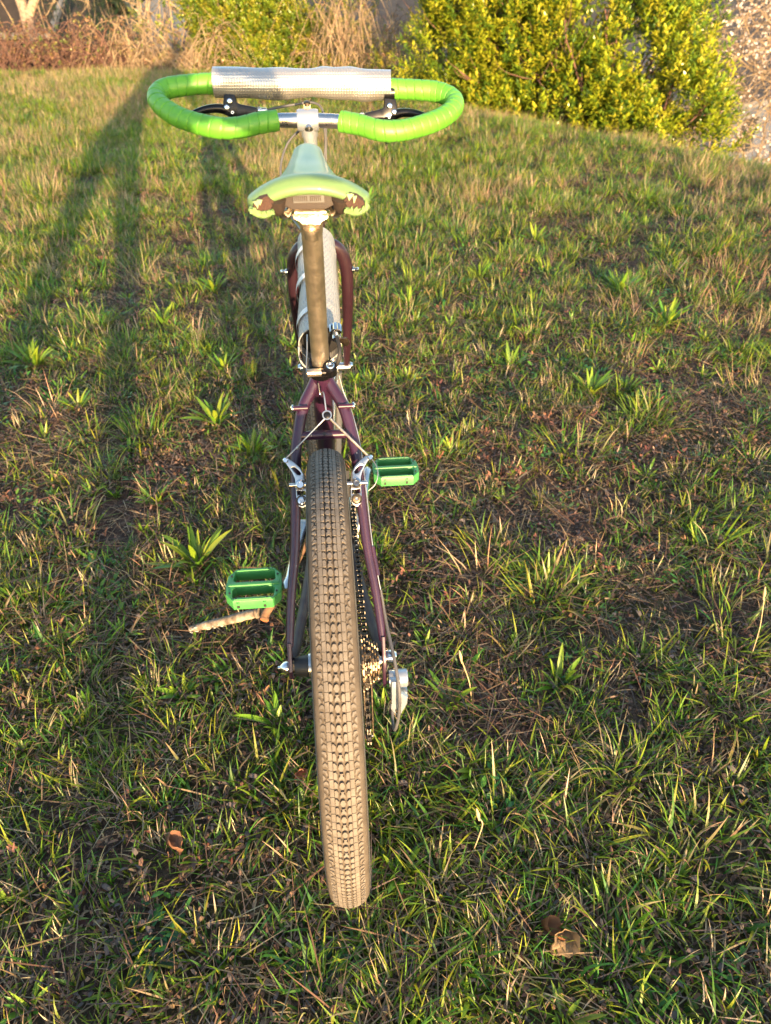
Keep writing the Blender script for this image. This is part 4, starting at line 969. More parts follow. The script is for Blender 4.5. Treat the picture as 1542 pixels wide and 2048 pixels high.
# ---- stick that props the left pedal
M['bark'] = plain('lichen_bark', (.30, .25, .20), .9, col2=(.10, .075, .055), nscale=60, bump=.8, bscale=160, spec=.2)
M['twigbark'] = plain('brown_bark', (.22, .13, .08), .85, col2=(.12, .065, .04), nscale=80, bump=.6, bscale=200, spec=.2)
M['cutwood'] = plain('orange_heartwood', (.42, .14, .055), .8, col2=(.30, .085, .03), nscale=140)
M['lichen'] = plain('pale_lichen', (.46, .46, .42), .95, col2=(.30, .31, .28), nscale=300, bump=.8, bscale=400)
br = empty('branch', (-.25, .35, .03)); tag(br, 'lichen covered forked stick with an orange cut end under the lower pedal', 'stick')
def bp(mb, name, mat, par): 
    o = mb.build(name, mat, par); o.matrix_parent_inverse = par.matrix_world.inverted() if par.type != 'EMPTY' else Matrix.Translation(-Vector(par.location)); return o
P = smooth_path([(-.330, .392, .016), (-.285, .388, .030), (-.235, .378, .052), (-.185, .365, .078), (-.163, .358, .088)], 6)
rj = np.random.default_rng(3)
limb = bp(MB().tube(P, np.interp(np.linspace(0, 1, len(P)), [0, .2, 1], [.0050, .0095, .0105]) * rj.uniform(.86, 1.14, len(P)), 14), 'limb', 'bark', br)
P2 = smooth_path([(-.1540, .338, .088), (-.1480, .350, .098), (-.120, .385, .120), (-.092, .430, .140), (-.062, .490, .160), (-.045, .530, .168)], 6)
bp(MB().tube(P2, np.interp(np.linspace(0, 1, len(P2)), [0, .1, 1], [.0105, .0095, .0070]) * rj.uniform(.93, 1.07, len(P2)), 14), 'fork_limb', 'twigbark', br)
bp(MB().tube([(-.1549, .3361, .0872), (-.1538, .3384, .0882)], [.0088, .0100], 14), 'cut_end', 'cutwood', br)
lc = MB()
for i in range(26):
    t = rj.uniform(.03, .42); k = int(t * (len(P) - 1)); a = rj.uniform(0, 6.28); c = Vector(P[k]).lerp(Vector(P[k + 1]), t * (len(P) - 1) - k) + Vector((.15 * math.cos(a), -.7 * abs(math.sin(a)), .75 * math.sin(a + .6))).normalized() * .0092
    lc.ball(c, rj.uniform(.0014, .0034), 6, (1.3, 1, .6))
lo = bp(lc, 'lichen', 'lichen', br); lo['kind'] = 'stuff'
# fine fallen twigs
for (a_, b_, r_, lab) in (((770, 1960), (905, 2046), .0022, 'thin reddish twig at the bottom of the lawn'), ((840, 1590), (1000, 1640), .0012, 'thin grey stem lying on bare earth by the tyre'), ((1060, 1700), (1180, 1725), .0016, 'short russet stem in the grass'), ((300, 1060), (430, 1140), .0016, 'thin dead stem lying beyond the lower pedal')):
    A_ = Vector((*at(*a_), .02)); B_ = Vector((*at(*b_), .015)); Pm = [A_, A_.lerp(B_, .35) + Vector((0, .01, .008)), A_.lerp(B_, .7) + Vector((.004, -.006, .004)), B_]
    for q in Pm: q.z = float(ground_h(np.array([q.x]), np.array([q.y]))[0]) + .016
    tag(MB().tube(smooth_path(Pm, 6), np.linspace(r_, r_ * .5, 19), 6).build('fallen_twig', 'twigbark'), lab, 'twig')

# ------------------------------------------------------------------ shrubs, thicket, trees and houses beyond the brow
rb = random.Random(5); nr = np.random.default_rng(77)
RIGHT = Vector((math.cos(YAW), -math.sin(YAW), 0)); UPV = RIGHT.cross(fwd)
def spot(u, v, d):
    """where a landmark of the photograph stands, at a depth of d metres"""
    return CAM + (fwd + RIGHT * ((u - 771) / 1421) + UPV * ((1024 - v) / 1421)) * d
def gh(x, y): return float(ground_h(np.array([x]), np.array([y]))[0])
def unit(a): return a / np.maximum(1e-9, np.linalg.norm(a, axis=-1, keepdims=True))
def leaves(P, D, Nn, L_, W_, col, fold=.25):
    """P base, D direction, Nn side normal; arrays (n,3). five vertices and four triangles a leaf"""
    n = len(P); S_ = unit(np.cross(D, Nn)); U_ = unit(np.cross(S_, D)); L_ = np.broadcast_to(np.asarray(L_, float), (n,))[:, None]; W_ = np.broadcast_to(np.asarray(W_, float), (n,))[:, None]
    c = P + D * L_ * .48 - U_ * W_ * fold
    V_ = np.stack([P, P + D * L_ * .42 + S_ * W_ * .5, c, P + D * L_ * .42 - S_ * W_ * .5, P + D * L_ - U_ * L_ * .10], 1).reshape(-1, 3)
    b = (np.arange(n) * 5)[:, None]
    F_ = np.concatenate([b + np.array(t) for t in ((0, 1, 2), (0, 2, 3), (1, 4, 2), (2, 4, 3))])
    return V_, F_, np.repeat(col, 5, 0)
def shoots(P, D, per, slen, L_, W_, cols, spread=(.5, 1.1), vary=.18):
    """leafy shoots: leaves set spirally along each"""
    n = len(P); t = (np.arange(per) + nr.uniform(.2, .8, (n, per))) / per
    a = np.arange(per) * 2.4 + nr.uniform(0, 6.28, (n, 1)); X = unit(np.cross(D, np.array([.13, .31, .94]))); Y = unit(np.cross(D, X))
    pos = P[:, None] + D[:, None] * (t * np.broadcast_to(np.asarray(slen), (n,))[:, None])[..., None]
    rad = X[:, None] * np.cos(a)[..., None] + Y[:, None] * np.sin(a)[..., None]
    s = (spread[1] + (spread[0] - spread[1]) * t)[..., None]
    d = unit(D[:, None] * np.cos(s) + rad * np.sin(s) + nr.normal(0, .12, (n, per, 3)))
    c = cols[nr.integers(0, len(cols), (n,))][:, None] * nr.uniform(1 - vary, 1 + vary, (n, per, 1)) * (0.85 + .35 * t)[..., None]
    return leaves(pos.reshape(-1, 3), d.reshape(-1, 3), rad.reshape(-1, 3) * .4 + np.array([0, 0, 1.]), (L_ * nr.uniform(.6, 1.15, (n, per))).ravel(), (W_ * nr.uniform(.7, 1.15, (n, per))).ravel(), c.reshape(-1, 3))
def blob(c, rad, n, inner=.72, power=1., flat=True):
    """points through the outer layer of an uneven lobe, with their outward directions"""
    d = unit(nr.normal(size=(n, 3))); r = inner + (1.04 - inner) * nr.random(n) ** .6
    wob = 1 + .16 * np.sin(d[:, 0] * 5 + c[0] * 3) * np.cos(d[:, 2] * 6 + c[1]) + .10 * np.sin(d[:, 1] * 11 + d[:, 2] * 9)
    return np.array(c) + d * (r * wob)[:, None] * np.array(rad), d
class Twigs:
    """many tapering stems collected in one mesh"""
    def __init__(s): s.V = []; s.F = []; s.n = 0; s.tips = []
    def stem(s, P, r0, r1, k=4):
        P = np.array(P, float); m = len(P); T = unit(np.gradient(P, axis=0)); X = unit(np.cross(T, np.array([.31, .12, .94]))); Y = np.cross(T, X)
        a = np.arange(k) * 2 * math.pi / k; r = np.linspace(r0, r1, m)[:, None, None]
        s.V.append((P[:, None] + (X[:, None] * np.cos(a)[:, None] + Y[:, None] * np.sin(a)[:, None]) * r).reshape(-1, 3))
        i = np.arange(m - 1)[:, None]; j = np.arange(k)[None]; j2 = (j + 1) % k
        s.F.append((s.n + np.stack([i * k + j, i * k + j2, (i + 1) * k + j2, (i + 1) * k + j], -1)).reshape(-1, 4)); s.n += m * k
    def grow(s, p, d, length, r, depth, kids=4, wander=.25, up=.15, shrink=.62, k=4, spread=.8):
        p = np.array(p, float); d = np.array(d, float); P = [p.copy()]; n = 7
        for i in range(n):
            d = unit(d + nr.normal(0, wander, 3) * .5 + np.array([0, 0, up * .3])); p = p + d * length / n; P.append(p.copy())
        s.stem(P, r, r * (.55 if depth else .25), max(3, k))
        if depth <= 0: s.tips.append((P[-1], d, P)); return
        for i in range(kids):
            t = rb.uniform(.25, 1.0); q = P[min(n, int(t * n))]; nd = unit(d + nr.normal(0, spread, 3))
            s.grow(q, nd, length * shrink * rb.uniform(.7, 1.2), r * .55, depth - 1, kids, wander, up, shrink, max(3, k - 1), spread)
    def make(s, name, mat, par=None):
        o = fastmesh(name, np.concatenate(s.V), np.concatenate(s.F), mat, parent=par, smooth=True); o['kind'] = 'stuff'; return o
def stuff(o): o['kind'] = 'stuff'; return o
M['shrubleaf'] = leafmat('shrub_leaf', .30, .30, .0, .0, .55)
M['ivyleaf'] = leafmat('ivy_leaf', .25, .35, .0, .0, .5)
M['blossom'] = leafmat('blossom', .35, .6, .0, .0, .2)
M['cane'] = plain('dry_cane', (.36, .275, .18), .8, col2=(.17, .12, .08), nscale=9, spec=.2)
M['redcane'] = plain('bramble_cane', (.17, .095, .075), .75, col2=(.10, .055, .045), nscale=9, spec=.2)
M['trunk'] = plain('ridged_bark', (.38, .29, .20), .95, col2=(.16, .11, .08), nscale=22, bump=.9, bscale=60, spec=.1)
def vcol(name): return name

# ---- the big evergreen shrub
sb_ = empty('evergreen_shrub', (2.3, 7.7, gh(2.3, 7.7))); tag(sb_, 'large yellow green evergreen shrub with glossy leaves at the brow of the lawn', 'shrub')
def at0(o, e): o.parent = e; o.matrix_parent_inverse = Matrix.Translation(-Vector(e.location)); return o
LOB = [((1.93, 8.95, .15), (.55, .62, 1.05)), ((2.00, 8.55, .55), (.80, .70, 1.35)), ((2.50, 8.05, .60), (.85, .75, 1.40)), ((2.92, 7.55, .30), (.74, .70, 1.20)), ((3.22, 7.00, .00), (.62, .62, .92)), ((3.42, 6.55, -.35), (.48, .50, .75)),
       ((1.76, 8.80, -.40), (.34, .45, .48)), ((2.05, 8.10, -.45), (.60, .50, .70)), ((2.60, 7.55, -.45), (.60, .50, .70)), ((3.05, 7.00, -.50), (.55, .50, .65)), ((2.4, 9.0, 1.5), (1.0, .8, 1.0))]
SH = np.array([(.20, .255, .016), (.26, .285, .018), (.125, .195, .018), (.32, .315, .026), (.065, .125, .016)])
VV, FF, CC, o_ = [], [], [], 0
def put(v, f, c):
    global o_
    VV.append(v); FF.append(f + o_); CC.append(c); o_ += len(v)
for c, r in LOB:
    n = int(2900 * (r[0] * r[2] + r[1] * r[2] + r[0] * r[1]) / 1.5)
    P, D = blob(c, r, n, .66); k = (D @ np.array([.3, .95, 0]) < .55); P, D = P[k], D[k]
    # gaps: no shoots where a slow noise is low
    g = np.sin(P[:, 0] * 7.1 + P[:, 2] * 5.3) + np.sin(P[:, 2] * 8.7 - P[:, 1] * 6.1) + np.sin(P[:, 0] * 13 + P[:, 1] * 9); g2 = np.sin(P[:, 0] * 23 + P[:, 2] * 9) + np.sin(P[:, 2] * 21 - P[:, 0] * 11 + P[:, 1] * 13); k = (g > -.95) & (g2 > -.70); P, D = P[k], D[k]
    D = unit(D * .8 + np.array([0, -.10, .75]) + nr.normal(0, .25, D.shape))
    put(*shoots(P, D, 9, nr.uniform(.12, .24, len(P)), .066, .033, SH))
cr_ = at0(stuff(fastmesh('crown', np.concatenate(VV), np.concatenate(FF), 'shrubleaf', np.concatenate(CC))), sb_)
tw = Twigs()
for i in range(16):
    t = i / 15; b = np.array([1.6 + 1.7 * t, 8.9 - 2.1 * t, 0]); b[2] = gh(b[0], b[1]) - .05
    tw.grow(b, (rb.uniform(-.3, .3), rb.uniform(-.4, .2), 1), 1.1, .022, 2, 4, .2, .3)
at0(tw.make('branches', 'redcane'), sb_)

# ---- ivy covered bush and low leafy bushes
IV = np.array([(.11, .165, .014), (.16, .20, .018), (.065, .115, .014), (.22, .215, .024)])
def bush(name, label, lobes, dens, L_, W_, cols, per=7, sl=(.08, .18), cat='bush', gap=-1.0, upb=.45, group=None):
    c0 = lobes[0][0]; e = empty(name, (c0[0], c0[1], gh(c0[0], c0[1]))); tag(e, label, cat, group); VV_, FF_, CC_, o = [], [], [], 0
    for c, r in lobes:
        n = int(dens * (r[0] * r[2] + r[1] * r[2] + r[0] * r[1])); P, D = blob(c, r, n, .6)
        g = np.sin(P[:, 0] * 9.1 + P[:, 2] * 7.3) + np.sin(P[:, 2] * 9.7 - P[:, 1] * 5.1) + np.sin(P[:, 0] * 17 + P[:, 1] * 11); k = g > gap; P, D = P[k], D[k]
        v, f, cc = shoots(P, unit(D + np.array([0, -.1, upb]) + nr.normal(0, .35, D.shape)), per, nr.uniform(*sl, len(P)), L_, W_, cols)
        VV_.append(v); FF_.append(f + o); CC_.append(cc); o += len(v)
    at0(stuff(fastmesh('crown', np.concatenate(VV_), np.concatenate(FF_), 'ivyleaf', np.concatenate(CC_))), e)
    t = Twigs()
    for c, r in lobes:
        for i in range(5):
            b = np.array([c[0] + rb.uniform(-.3, .3), c[1] + rb.uniform(-.2, .2), 0]); b[2] = gh(b[0], b[1]) - .05
            t.grow(b, (rb.uniform(-.4, .4), rb.uniform(-.3, .3), 1), max(.3, c[2] + r[2] * .5 - b[2]), .016, 1, 5, .25, .3)
    at0(t.make('branches', 'cane'), e); return e
bush('ivy_bush', 'ivy covered bush with small yellow green leaves behind the silver sleeve', [((.15, 11.6, -.25), (.60, .4, .60)), ((-1.0, 11.35, .05), (.55, .4, .75)), ((-.95, 11.7, .35), (.62, .5, 1.0)), ((-.45, 11.5, .05), (.60, .5, .75)), ((-1.25, 11.9, .9), (.5, .5, .8)), ((-.25, 11.3, -.35), (.7, .5, .45)), ((-.75, 11.3, -.30), (.6, .4, .45))], 1500, .050, .040, IV, 8, gap=-1.5)
bush('low_bush', 'low bush with dull olive leaves between the ivy and the evergreen shrub', [((.55, 10.4, -.40), (.65, .5, .42)), ((1.15, 9.7, -.25), (.40, .45, .60)), ((.45, 11.2, .2), (.6, .5, .7))], 620, .045, .028, IV * np.array([1.2, 1.0, 1.1]), gap=-1.0)
bush('climber_bush', 'pale green climbing leaves on thin stems left of the ivy bush', [((-2.05, 11.6, .45), (.30, .3, .75)), ((-2.5, 11.5, -.15), (.45, .3, .30))], 170, .055, .05, IV * np.array([1.25, 1.15, 1.6]), gap=.2)
bush('dark_conifer', 'dark green conifer standing beside the house roof', [((-4.55, 17.2, .1), (.9, .8, 1.9)), ((-3.8, 17.6, -.2), (.6, .6, 1.6))], 330, .06, .018, np.array([(.016, .036, .016), (.022, .045, .018)]), 9, cat='conifer', gap=-2.5, upb=.9)

# ---- bare trees and bramble thicket
def bare_tree(name, label, base, d, length, r, depth, kids, cat='tree', mat='cane', stems=1, wander=.3, spread=.8, group=None, up=.25, shrink=.66):
    b = Vector(base); b.z = gh(b.x, b.y) - .1; e = empty(name, b); tag(e, label, cat, group); t = Twigs()
    for i in range(stems):
        dd = np.array(d, float) + (nr.normal(0, .35, 3) if stems > 1 else 0); dd[2] = abs(dd[2])
        t.grow(np.array(b) + (nr.normal(0, .07, 3) * np.array([1, 1, 0]) if stems > 1 else 0), unit(dd), length * rb.uniform(.8, 1.15), r, depth, kids, wander, up, shrink, 6, spread)
    at0(t.make('branches', mat), e); return e, t
def trunk_tree(name, label, base, tops, r0, cat='tree'):
    b = Vector(base); b.z = gh(b.x, b.y) - .15; e = empty(name, b); tag(e, label, cat); tk = MB()
    for k, top in enumerate(tops):
        P = smooth_path([b + Vector((0, 0, 0))] + [Vector(p) for p in top], 6); n = len(P)
        tk.tube(P, r0 * np.interp(np.linspace(0, 1, n), [0, .12, 1], [1.25, 1.0, .55]) * (1 if k == 0 else .75) * nr.uniform(.92, 1.08, n), 14)
    o = tk.build('trunk', 'trunk'); at0(o, e); t = Twigs()
    for top in tops:
        for q in top[-1:]:
            for i in range(9): t.grow(np.array(q), unit(nr.normal(0, .8, 3) + np.array([0, 0, .3])), 1.3, .022, 2, 4, .3, .15)
    at0(t.make('branches', 'cane'), e)
p0 = spot(66, 125, 11.0); p1 = spot(56, 45, 11.2); p2 = spot(36, -20, 11.3); p3 = spot(10, -160, 11.6); q2 = spot(76, -20, 11.2); q3 = spot(120, -170, 11.6)
trunk_tree('rough_barked_tree', 'rough barked forked tree trunk standing at the end of the thicket', p0, [[p0, p1, p2, p3], [p0, p1, q2, q3]], .115)
pz = [spot(290, 125, 11.6), spot(283, 60, 11.6), spot(276, 0, 11.7), spot(262, -120, 12)]
trunk_tree('slender_tree', 'slender pale stemmed tree among the bare branches', pz[0], [[pz[1], pz[2], pz[3]], [spot(296, 60, 11.7), spot(310, -40, 11.9)]], .034)
pz = [spot(378, 110, 12.4), spot(376, 50, 12.4), spot(366, 0, 12.5), spot(352, -120, 12.8)]
trunk_tree('leaning_tree', 'thin leaning tree trunk just beside the ivy bush', pz[0], [[pz[1], pz[2], pz[3]]], .045)
for (u, v, d, n_, ln, lab) in ((240, 110, 11.6, 5, .9, 'tangled bare shrub with many tan branches beside the forked tree'), (320, 115, 11.6, 5, .8, 'bare shrub with tan stems in front of the thin leaning tree'), (640, 120, 11.6, 5, .95, 'sunlit tangle of bare tan stems behind the handlebar'),
                         (720, 120, 11.2, 6, .95, 'pale bare shrub of fine twigs left of the evergreen shrub'), (500, 40, 12.8, 5, 1.1, 'bare shrub rising behind the ivy bush'), (800, 60, 12.0, 5, .9, 'fine twigged bare shrub partly behind the evergreen shrub')):
    p = spot(u, v, d); bare_tree('bare_shrub', lab, p, (0, -.1, 1), ln, .016, 2, 5, 'shrub', 'cane', n_, .38, .9, 'bare shrubs along the brow', .1, .72)
def bramble(label, x0, x1, y0, y1, n, h, mat='redcane', leafy=.3):
    e = empty('bramble_thicket', ((x0 + x1) / 2, (y0 + y1) / 2, gh((x0 + x1) / 2, (y0 + y1) / 2))); tag(e, label, 'bramble', 'bramble thickets along the brow'); t = Twigs(); Ps = []
    for i in range(n):
        x = rb.uniform(x0, x1); y = rb.uniform(y0, y1); a = rb.uniform(0, 6.28); ln = rb.uniform(.3, 1.0); hh = h * rb.uniform(.35, 1.1); P = []
        for k in range(8):
            s_ = k / 7; xx = x + math.cos(a) * ln * s_ + rb.uniform(-.03, .03); yy = y + math.sin(a) * ln * s_ * .6 + rb.uniform(-.03, .03)
            P.append((xx, yy, gh(x, y) + hh * math.sin(math.pi * min(1, .12 + s_ * .80)) + rb.uniform(-.03, .03)))
        t.stem(P, rb.uniform(.0035, .0075), .002, 3); Ps += P[2:]
    at0(t.make('canes', mat), e)
    k = int(len(Ps) * leafy); P = np.array([Ps[rb.randrange(len(Ps))] for _ in range(k)])
    cols = np.array([(.10, .13, .03), (.19, .17, .05), (.16, .085, .05), (.22, .13, .07)])
    v, f, c = shoots(P, unit(nr.normal(0, 1, P.shape) + np.array([0, -.3, .4])), 3, np.full(k, .05), .045, .032, cols)
    at0(stuff(fastmesh('leaves', v, f, 'ivyleaf', c)), e)
for (x0, x1, y0, y1, n, h, m, lf, lab) in ((-6.4, -3.9, 10.3, 11.8, 520, .66, 'redcane', .35, 'dense reddish brown brambles at the foot of the forked tree'), (-3.9, -2.5, 10.3, 11.7, 420, .66, 'redcane', .5, 'brown brambles with scattered olive leaves below the tangled bare shrub'),
                                      (-2.6, -1.2, 10.2, 11.6, 220, .66, 'cane', .45, 'tan brambles with a few orange leaves in front of the leaning tree'), (-.2, .9, 10.6, 12.2, 130, .75, 'cane', .6, 'mixed tan brambles and leaves behind the silver sleeve'),
                                      (.2, 1.5, 9.9, 11.8, 300, 1.2, 'cane', .22, 'tall pale brambles leaning against the evergreen shrub')):
    bramble(lab, x0, x1, y0, y1, n, h, m, lf)
# ---- blossom tree below the brow
e = empty('blossom_tree', (5.85, 8.6, gh(5.85, 8.6))); tag(e, 'tree with pale pink blossom on fine branches beyond the evergreen shrub', 'tree'); t = Twigs()
base = np.array((5.85, 8.6, gh(5.85, 8.6)))
tk = MB(); PT = smooth_path([Vector(base) + Vector((0, 0, -.2)), Vector(base) + Vector((-.1, -.05, .8)), Vector(base) + Vector((.05, 0, 1.9)), Vector(base) + Vector((-.1, .1, 3.2))], 5)
tk.tube(PT, np.linspace(.11, .05, len(PT)), 12); at0(tk.build('trunk', 'trunk'), e)
for i in range(46):
    q = np.array(PT[rb.randrange(5, len(PT))]); tgt = np.array((rb.uniform(3.5, 5.8), rb.uniform(6.5, 9.3), rb.uniform(-1.7, 1.6)))
    t.grow(q, unit(tgt - q + nr.normal(0, .2, 3)), rb.uniform(1.7, 2.7), .009, 2, 5, .25, .0, .50, 4, .75)
at0(t.make('branches', 'cane'), e)
BP = np.concatenate([np.array(x[2])[2:] for x in t.tips]); kq = np.sin(BP[:, 0] * 6 + BP[:, 2] * 5) + np.sin(BP[:, 2] * 9 - BP[:, 1] * 7) + nr.normal(0, .5, len(BP)); BP = BP[kq > .45]; BP = BP + nr.normal(0, .025, BP.shape)
def flowers(P, size):
    n = len(P); nrm = unit(nr.normal(0, 1, (n, 3)) + np.array([0, -.6, .2])); X = unit(np.cross(nrm, np.array([.2, .5, .8]))); Y = np.cross(nrm, X)
    Vs, Fs, Cs, o = [], [], [], 0
    for k in range(5):
        a = k * 1.2566; d = unit(X * math.cos(a) + Y * math.sin(a) + nrm * .35); c = np.array((.66, .58, .56)) * nr.uniform(.8, 1.15, (n, 1))
        v, f, cc = leaves(P, d, nrm, size, size * .85, c, .15); Vs.append(v); Fs.append(f + o); Cs.append(cc); o += len(v)
    return np.concatenate(Vs), np.concatenate(Fs), np.concatenate(Cs)
v, f, c = flowers(BP, .016); at0(stuff(fastmesh('blossom', v, f, 'blossom', c)), e)
# ---- houses down the slope
M['roof'] = plain('dark_shingle', (.040, .033, .030), .95, spec=.1, col2=(.026, .022, .021), nscale=3, bump=.5, bscale=20)
M['roof2'] = plain('grey_shingle', (.040, .044, .055), .95, spec=.1, col2=(.026, .028, .036), nscale=3, bump=.5, bscale=20)
M['wall'] = plain('brown_clapboard', (.055, .042, .036), .8, nscale=2)
M['wall2'] = plain('blue_grey_clapboard', (.065, .08, .115), .7, nscale=2, col2=(.055, .065, .095))
M['trim'] = plain('white_trim', (.13, .13, .135), .7, nscale=4)
M['glass'] = plain('window_glass', (.03, .035, .04), .08, spec=.6)
def house(name, label, x, y, rz, w_, l_, eave, pitch, rm, wm, base=None):
    z = gh(x, y) if base is None else base
    e = empty(name, (x, y, z)); e.rotation_euler = (0, 0, rz); tag(e, label, 'house'); hh = eave - z; rise = math.tan(pitch) * w_ / 2; ov = .45
    wl = MB(); wl.box((0, 0, hh / 2), (w_, l_, hh)); o = len(wl.v)
    for s in (-1, 1): wl.add([(-w_ / 2, s * l_ / 2, hh), (w_ / 2, s * l_ / 2, hh), (0, s * l_ / 2, hh + rise), (-w_ / 2, s * (l_ / 2 - .1), hh), (w_ / 2, s * (l_ / 2 - .1), hh), (0, s * (l_ / 2 - .1), hh + rise)], [(0, 1, 2), (3, 5, 4), (0, 2, 5, 3), (1, 4, 5, 2)])
    wall = wl.build('wall', wm, e, smooth=False)
    rf = MB(); k = (w_ / 2 + ov) / (w_ / 2)
    for s in (-1, 1):
        a = [(s * w_ / 2 * k, -l_ / 2 - ov, hh + rise - rise * k + .05), (s * w_ / 2 * k, l_ / 2 + ov, hh + rise - rise * k + .05), (0, l_ / 2 + ov, hh + rise + .05), (0, -l_ / 2 - ov, hh + rise + .05)]
        rf.add(a + [(p[0], p[1], p[2] + .10) for p in a], [(0, 1, 2, 3), (7, 6, 5, 4), (0, 4, 5, 1), (1, 5, 6, 2), (2, 6, 7, 3), (3, 7, 4, 0)])
    roof = rf.build('roof', rm, e, smooth=False)
    rows = int(w_ / 2 * k / .32)
    for s in (-1, 1):
        sg = MB()
        for i in range(rows):
            t_ = (i + .5) / rows; xx = s * w_ / 2 * k * t_; zz = hh + rise - rise * k * t_ + .163
            sg.box((xx, 0, zz), (w_ / 2 * k / rows * 1.12, l_ + 2 * ov - .02, .016), Matrix.Rotation(s * (math.atan2(rise, w_ / 2)) + (s * .05), 3, 'Y'))
        sg.build('shingle_course', rm, roof, smooth=False)
        f = MB(); f.box((s * (w_ / 2 * k + .03), 0, hh + rise - rise * k + .08), (.09, l_ + 2 * ov, .15)); f.build('gutter', 'trim', roof, smooth=False)
        for sy in (-1, 1):
            m = MB(); A_ = Vector((0, sy * (l_ / 2 + ov + .02), hh + rise + .10)); B_ = Vector((s * w_ / 2 * k, sy * (l_ / 2 + ov + .02), hh + rise - rise * k + .10)); m.tube([A_, B_], .09, 4); m.build('barge_board', 'trim', roof, smooth=False)
    for s in (-1, 1):
        for yy in np.arange(-l_ / 2 + 1.2, l_ / 2 - .6, 2.2):
            m = MB(); m.box((s * (w_ / 2 + .02), yy, hh - 1.2), (.08, 1.0, 1.2)); wn = m.build('window', 'trim', e, smooth=False); g = MB(); g.box((s * (w_ / 2 + .05), yy, hh - 1.2), (.06, .82, 1.02)); g.build('pane', 'glass', wn, smooth=False)
        for xx in np.arange(-w_ / 2 + 1.2, w_ / 2 - .6, 2.2):
            m = MB(); m.box((xx, s * (l_ / 2 + .02), hh - 1.2), (1.0, .08, 1.2)); wn = m.build('window', 'trim', e, smooth=False); g = MB(); g.box((xx, s * (l_ / 2 + .05), hh - 1.2), (.82, .06, 1.02)); g.build('pane', 'glass', wn, smooth=False)
    m = MB(); m.box((w_ * .2, l_ * .2, hh + rise + .3), (.6, .6, 1.4)); m.build('chimney', 'wall', roof, smooth=False)
    return e
h1 = spot(146, 62, 21.); house('house', 'house with a dark brown roof and white edge behind the forked tree', h1.x - 4.3, h1.y + 3.0, R(84), 7, 8, h1.z + .15, R(27), 'roof', 'wall')
h2 = spot(1430, 150, 25.); house('house', 'blue grey house with a grey roof seen through the blossom', h2.x + 1.5, h2.y + 2, R(-62), 7, 9, h2.z - .2, R(30), 'roof2', 'wall2')
h3 = spot(765, 118, 24.); house('house', 'grey roofed house half hidden between the bare twigs and the evergreen shrub', h3.x - 1.5, h3.y + 3.5, R(70), 7, 8, h3.z + .1, R(28), 'roof2', 'wall2')
h4 = spot(1620, 60, 34.); house('house', 'grey roofed house farther down the slope behind the blossom', h4.x, h4.y + 3, R(10), 8, 12, h4.z - 1.6, R(28), 'roof2', 'wall')
h5 = spot(420, -10, 40.); house('house', 'brown house far down the slope behind the ivy bush', h5.x, h5.y + 3, R(-15), 9, 12, h5.z - 1.6, R(28), 'roof', 'wall2')
# a row of bushes far down the slope that reads as one mass
VV_, FF_, CC_, o = [], [], [], 0
for i in range(16):
    x = -22 + i * 3.0; y = 24 + rb.uniform(-3, 6) + 8 * (i % 2); z = gh(x, y); P, D = blob((x, y, z + .9), (1.6, 1.3, 1.3), 360, .6)
    v, f, c = shoots(P, unit(D + np.array([0, -.1, .3]) + nr.normal(0, .35, D.shape)), 6, nr.uniform(.25, .5, len(P)), .16, .09, np.array([(.045, .06, .02), (.08, .065, .035), (.10, .075, .045)]))
    VV_.append(v); FF_.append(f + o); CC_.append(c); o += len(v)
tag(fastmesh('far_bushes', np.concatenate(VV_), np.concatenate(FF_), 'ivyleaf', np.concatenate(CC_)), 'mass of dull bushes far down the slope', 'bushes', kind='stuff')
# ------------------------------------------------------------------ the photographer, whose shadow lies over the lawn
M['cloth'] = plain('dark_jacket', (.03, .035, .05), .85, nscale=40); M['skin'] = plain('skin', (.50, .30, .22), .5, nscale=60); M['hair'] = plain('brown_hair', (.05, .03, .02), .6, nscale=90); M['trouser'] = plain('dark_trousers', (.025, .028, .035), .85)
pe = empty('person', (-.43, -1.12, 0)); tag(pe, 'person standing behind the bicycle, holding up a phone, whose long shadow crosses the lawn', 'person')
def skin(name, joints, edges, mat, root=0, sub=2):
    me = bpy.data.meshes.new(name); me.from_pydata([j[0] for j in joints], edges, []); o = bpy.data.objects.new(name, me); COL.objects.link(o)
    o.modifiers.new('skin', 'SKIN'); 
    if not me.skin_vertices: me.attributes.new
    for i, j in enumerate(joints):
        d = me.skin_vertices[0].data[i]; d.radius = j[1] if hasattr(j[1], '__len__') else (j[1], j[1]); d.use_root = (i == root)
    s_ = o.modifiers.new('sub', 'SUBSURF'); s_.levels = sub; s_.render_levels = sub; me.materials.append(M[mat]); at0(o, pe); return o
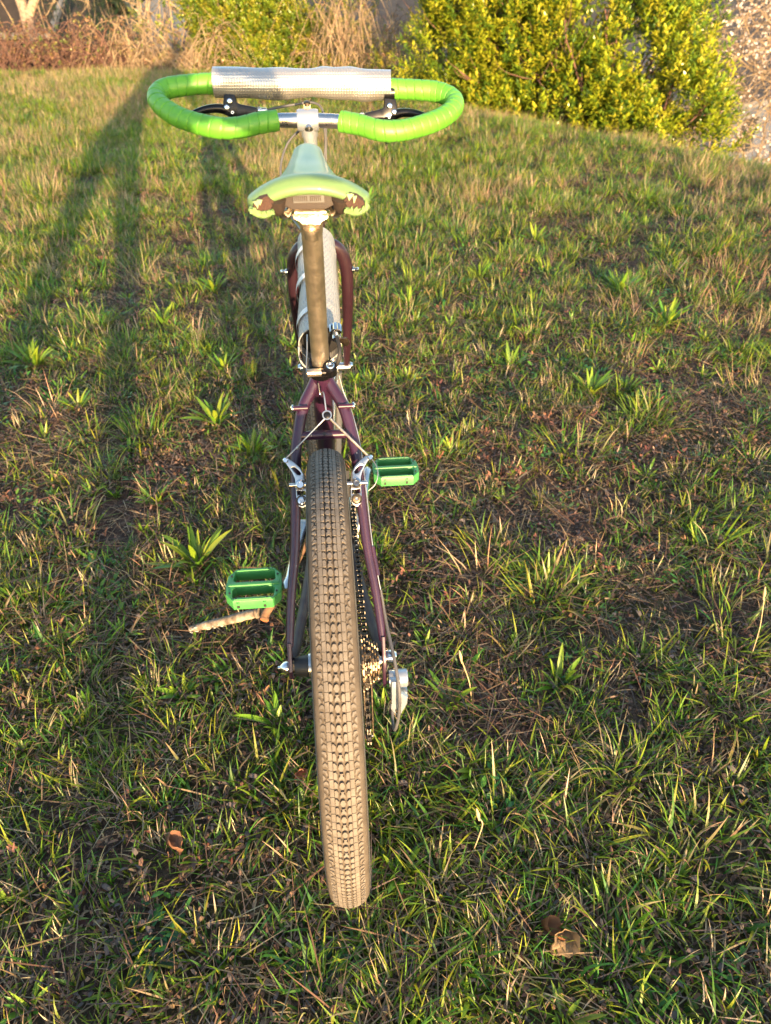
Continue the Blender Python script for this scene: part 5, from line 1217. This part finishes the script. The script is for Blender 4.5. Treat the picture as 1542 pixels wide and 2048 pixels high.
J = [((-.44, -1.14, .97), (.17, .12)), ((-.25, -1.12, 1.19), (.16, .11)), ((-.03, -1.08, 1.38), (.17, .11)), ((.06, -1.05, 1.50), (.06, .06)), ((.09, -1.03, 1.56), (.055, .055)),
     ((.15, -1.07, 1.38), .060), ((.225, -.97, 1.185), .050), ((.090, -.81, 1.200), .034),
     ((-.20, -1.08, 1.43), .065), ((-.32, -.94, 1.17), .050), ((-.16, -.82, 1.17), .035), ((-.075, -.80, 1.180), .030),
     ((-.55, -1.14, .88), .095), ((-.65, -1.13, .48), .065), ((-.72, -1.18, .09), .045), ((-.74, -1.06, .035), .045),
     ((-.34, -1.14, .88), .095), ((-.28, -1.13, .48), .065), ((-.24, -1.18, .09), .045), ((-.23, -1.06, .035), .045)]
skin('body', J, [(0, 1), (1, 2), (2, 3), (3, 4), (2, 5), (5, 6), (6, 7), (2, 8), (8, 9), (9, 10), (10, 11), (0, 12), (12, 13), (13, 14), (14, 15), (0, 16), (16, 17), (17, 18), (18, 19)], 'cloth')
HC = Vector((.12, -1.0, 1.655))
hd_ = MB().ball(HC, .095, 24, (.82, 1.0, 1.22)); hd_.ball(HC + Vector((0, .100, -.02)), .016, 10, (.8, 1, 1.2))
for s in (-1, 1): hd_.ball(HC + Vector((s * .077, 0, -.01)), .022, 10, (.4, .8, 1.3)); hd_.ball(HC + Vector((s * .030, .083, .012)), .011, 8)
at0(hd_.build('head', 'skin'), pe); at0(MB().ball(HC + Vector((0, -.025, .030)), .102, 24, (.86, .98, 1.10)).build('hair', 'hair'), pe)
for s, w_ in ((1, Vector((.090, -.81, 1.200))), (-1, Vector((-.075, -.80, 1.180)))):
    h_ = MB(); palm = Vector((.050 * s, -.775, 1.185)); h_.tube([w_, palm], [.026, .032], 12)
    for k in range(4): h_.tube(smooth_path([palm + Vector((0, .006, .022 - .015 * k)), palm + Vector((-s * .018, .030, .026 - .016 * k)), palm + Vector((-s * .032, .018, .026 - .016 * k))], 4), [.0085] * 9, 8)
    h_.tube(smooth_path([palm + Vector((0, -.012, .02)), palm + Vector((-s * .012, -.024, .044)), palm + Vector((-s * .024, -.020, .060))], 4), [.010] * 9, 8)
    at0(h_.build('hand', 'skin'), pe)
ph = MB().plate([(-.036, -.075), (.036, -.075), (.036, .075), (-.036, .075)], [], Vector((.009, -.724, 1.210)) - fwd * .014 - UPV * .045, RIGHT, UPV, .008, .002)
tag(ph.build('phone', 'black_metal'), 'dark phone held up behind the bicycle to take the picture', 'phone')
